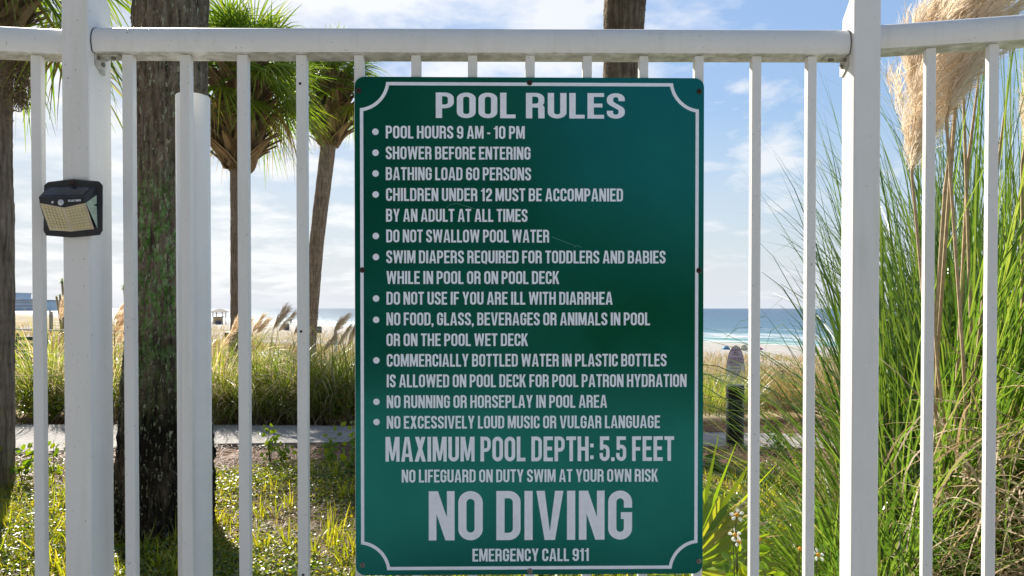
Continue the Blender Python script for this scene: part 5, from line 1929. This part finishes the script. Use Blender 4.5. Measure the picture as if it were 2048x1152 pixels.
# far shore buildings
def building(label, x0, x1, y0, Y, m, rm, floors, dep=30.0, group='pale buildings on the far shore'):
    a, b = at(x0, y0, Y), at(x1, y0, Y)
    z0 = -1.0
    root = thing('beach_building', ((a.x + b.x) / 2, Y, z0), label, 'building', group)
    MB().box(((a.x + b.x) / 2, Y + dep / 2, (z0 + a.z) / 2), ((b.x - a.x) / 2, 0, 0), (0, dep / 2, 0), (0, 0, (a.z - z0) / 2)).make('wall', m, root)
    MB().box(((a.x + b.x) / 2, Y + dep / 2, a.z + .6), ((b.x - a.x) / 2 + .8, 0, 0), (0, dep / 2 + .8, 0), (0, 0, .6)).make('roof', rm, root)
    fh = (a.z - z0) / floors
    for k in range(floors):
        MB().box(((a.x + b.x) / 2, Y - .12, z0 + fh * (k + .55)), ((b.x - a.x) / 2 * .9, 0, 0), (0, .1, 0), (0, 0, fh * .26)).make('window', M['haze_glass'], root)


M['haze_wall'] = plain('haze tinted pale far wall', (0.50, 0.55, 0.62), 0.8, var=0.08, sc=.1)  # distance haze is put into the far wall, window and roof colours
M['haze_glass'] = plain('haze tinted far windows', (0.30, 0.36, 0.44), 0.3, var=0.1, sc=.1)
M['haze_roof'] = plain('haze tinted far grey roof', (0.30, 0.31, 0.36), 0.8, var=0.1, sc=.1)
building('pale high rise tower at the far left horizon', 18, 30, 587, 900, M['haze_wall'], M['haze_wall'], 10)
building('long low grey roofed building on the left horizon', 5, 74, 602, 620, M['haze_wall'], M['haze_roof'], 3)
building('small pale block beside the high rise on the horizon', 28, 42, 599, 880, M['haze_wall'], M['haze_wall'], 6)
building('pale hazy building right of the leftmost picket on the horizon', 93, 104, 606, 900, M['haze_wall'], M['haze_wall'], 5)
building('lower pale hazy building nearest the solar light post on the horizon', 104, 122, 611, 950, M['haze_wall'], M['haze_wall'], 3)
for i, (x, y) in enumerate(((100, 622), (104, 624))):
    q = at(x, y, 38)
    z0 = float(terrain(q.x, 38))
    r_ = thing('wooden_post', (q.x, 38, z0), ('left' if i == 0 else 'right') + ' of two dark timber posts standing in the far dune field', 'post', 'timber posts in the dunes')
    MB().tube([(q.x, 38, z0 - .1), (q.x, 38, q.z), (q.x, 38, q.z + .02)], [.045, .045, .03], 8).make('post_shaft', M['timber'], r_)

# ------------------------------------------------------------------ unseen building and greenery added behind the camera to block sky, reflect in sign
sky_blocker = thing('added_building', (-14, -7.5, 0), 'added tall taupe building out of view, blocks sky light and mirrors darkly in the glossy green sign', 'building')
M['stucco'] = plain('taupe stucco', (0.10, 0.085, 0.07), 0.9, var=0.15, sc=3)
M['darkglass'] = plain('dark tinted glass', (0.02, 0.025, 0.03), 0.15, var=0.2, sc=2)
MB().box((-14.2, -12, 9), (15.0, 0, 0), (0, 4.5, 0), (0, 0, 9)).make('wall', M['stucco'], sky_blocker)
for fl in range(5):
    MB().box((-14.2, -7.0, 3.3 * fl + 3.2), (15.0, 0, 0), (0, .6, 0), (0, 0, .12)).make('balcony', M['stucco'], sky_blocker)
    for k in range(7):
        MB().box((-26.5 + 4.0 * k, -7.47, 3.3 * fl + 1.5), (1.3, 0, 0), (0, .05, 0), (0, 0, 1.15)).make('window', M['darkglass'], sky_blocker)
rng = np.random.default_rng(500)
n = 16000
X = rng.uniform(0.8, 16, n)
pos = np.stack([X, -7.6 + rng.uniform(-.9, .9, n), rng.random(n) * (2.5 + .5 * np.sin(X * 1.7) + .35 * np.sin(X * 4.1))], axis=1)
nr = rng.normal(0, 1, (n, 3))
nr /= np.linalg.norm(nr, axis=1)[:, None]
v, f = leaf_cards(pos, nr, rng.uniform(.12, .24, n), 1.5)
hg = obj('added_hedge', mesh('added_hedge', v, f), M['cover'])
tag(hg, 'added tall greenery out of view, blocks low sky and mirrors in the right side of the sign', 'added_hedge')
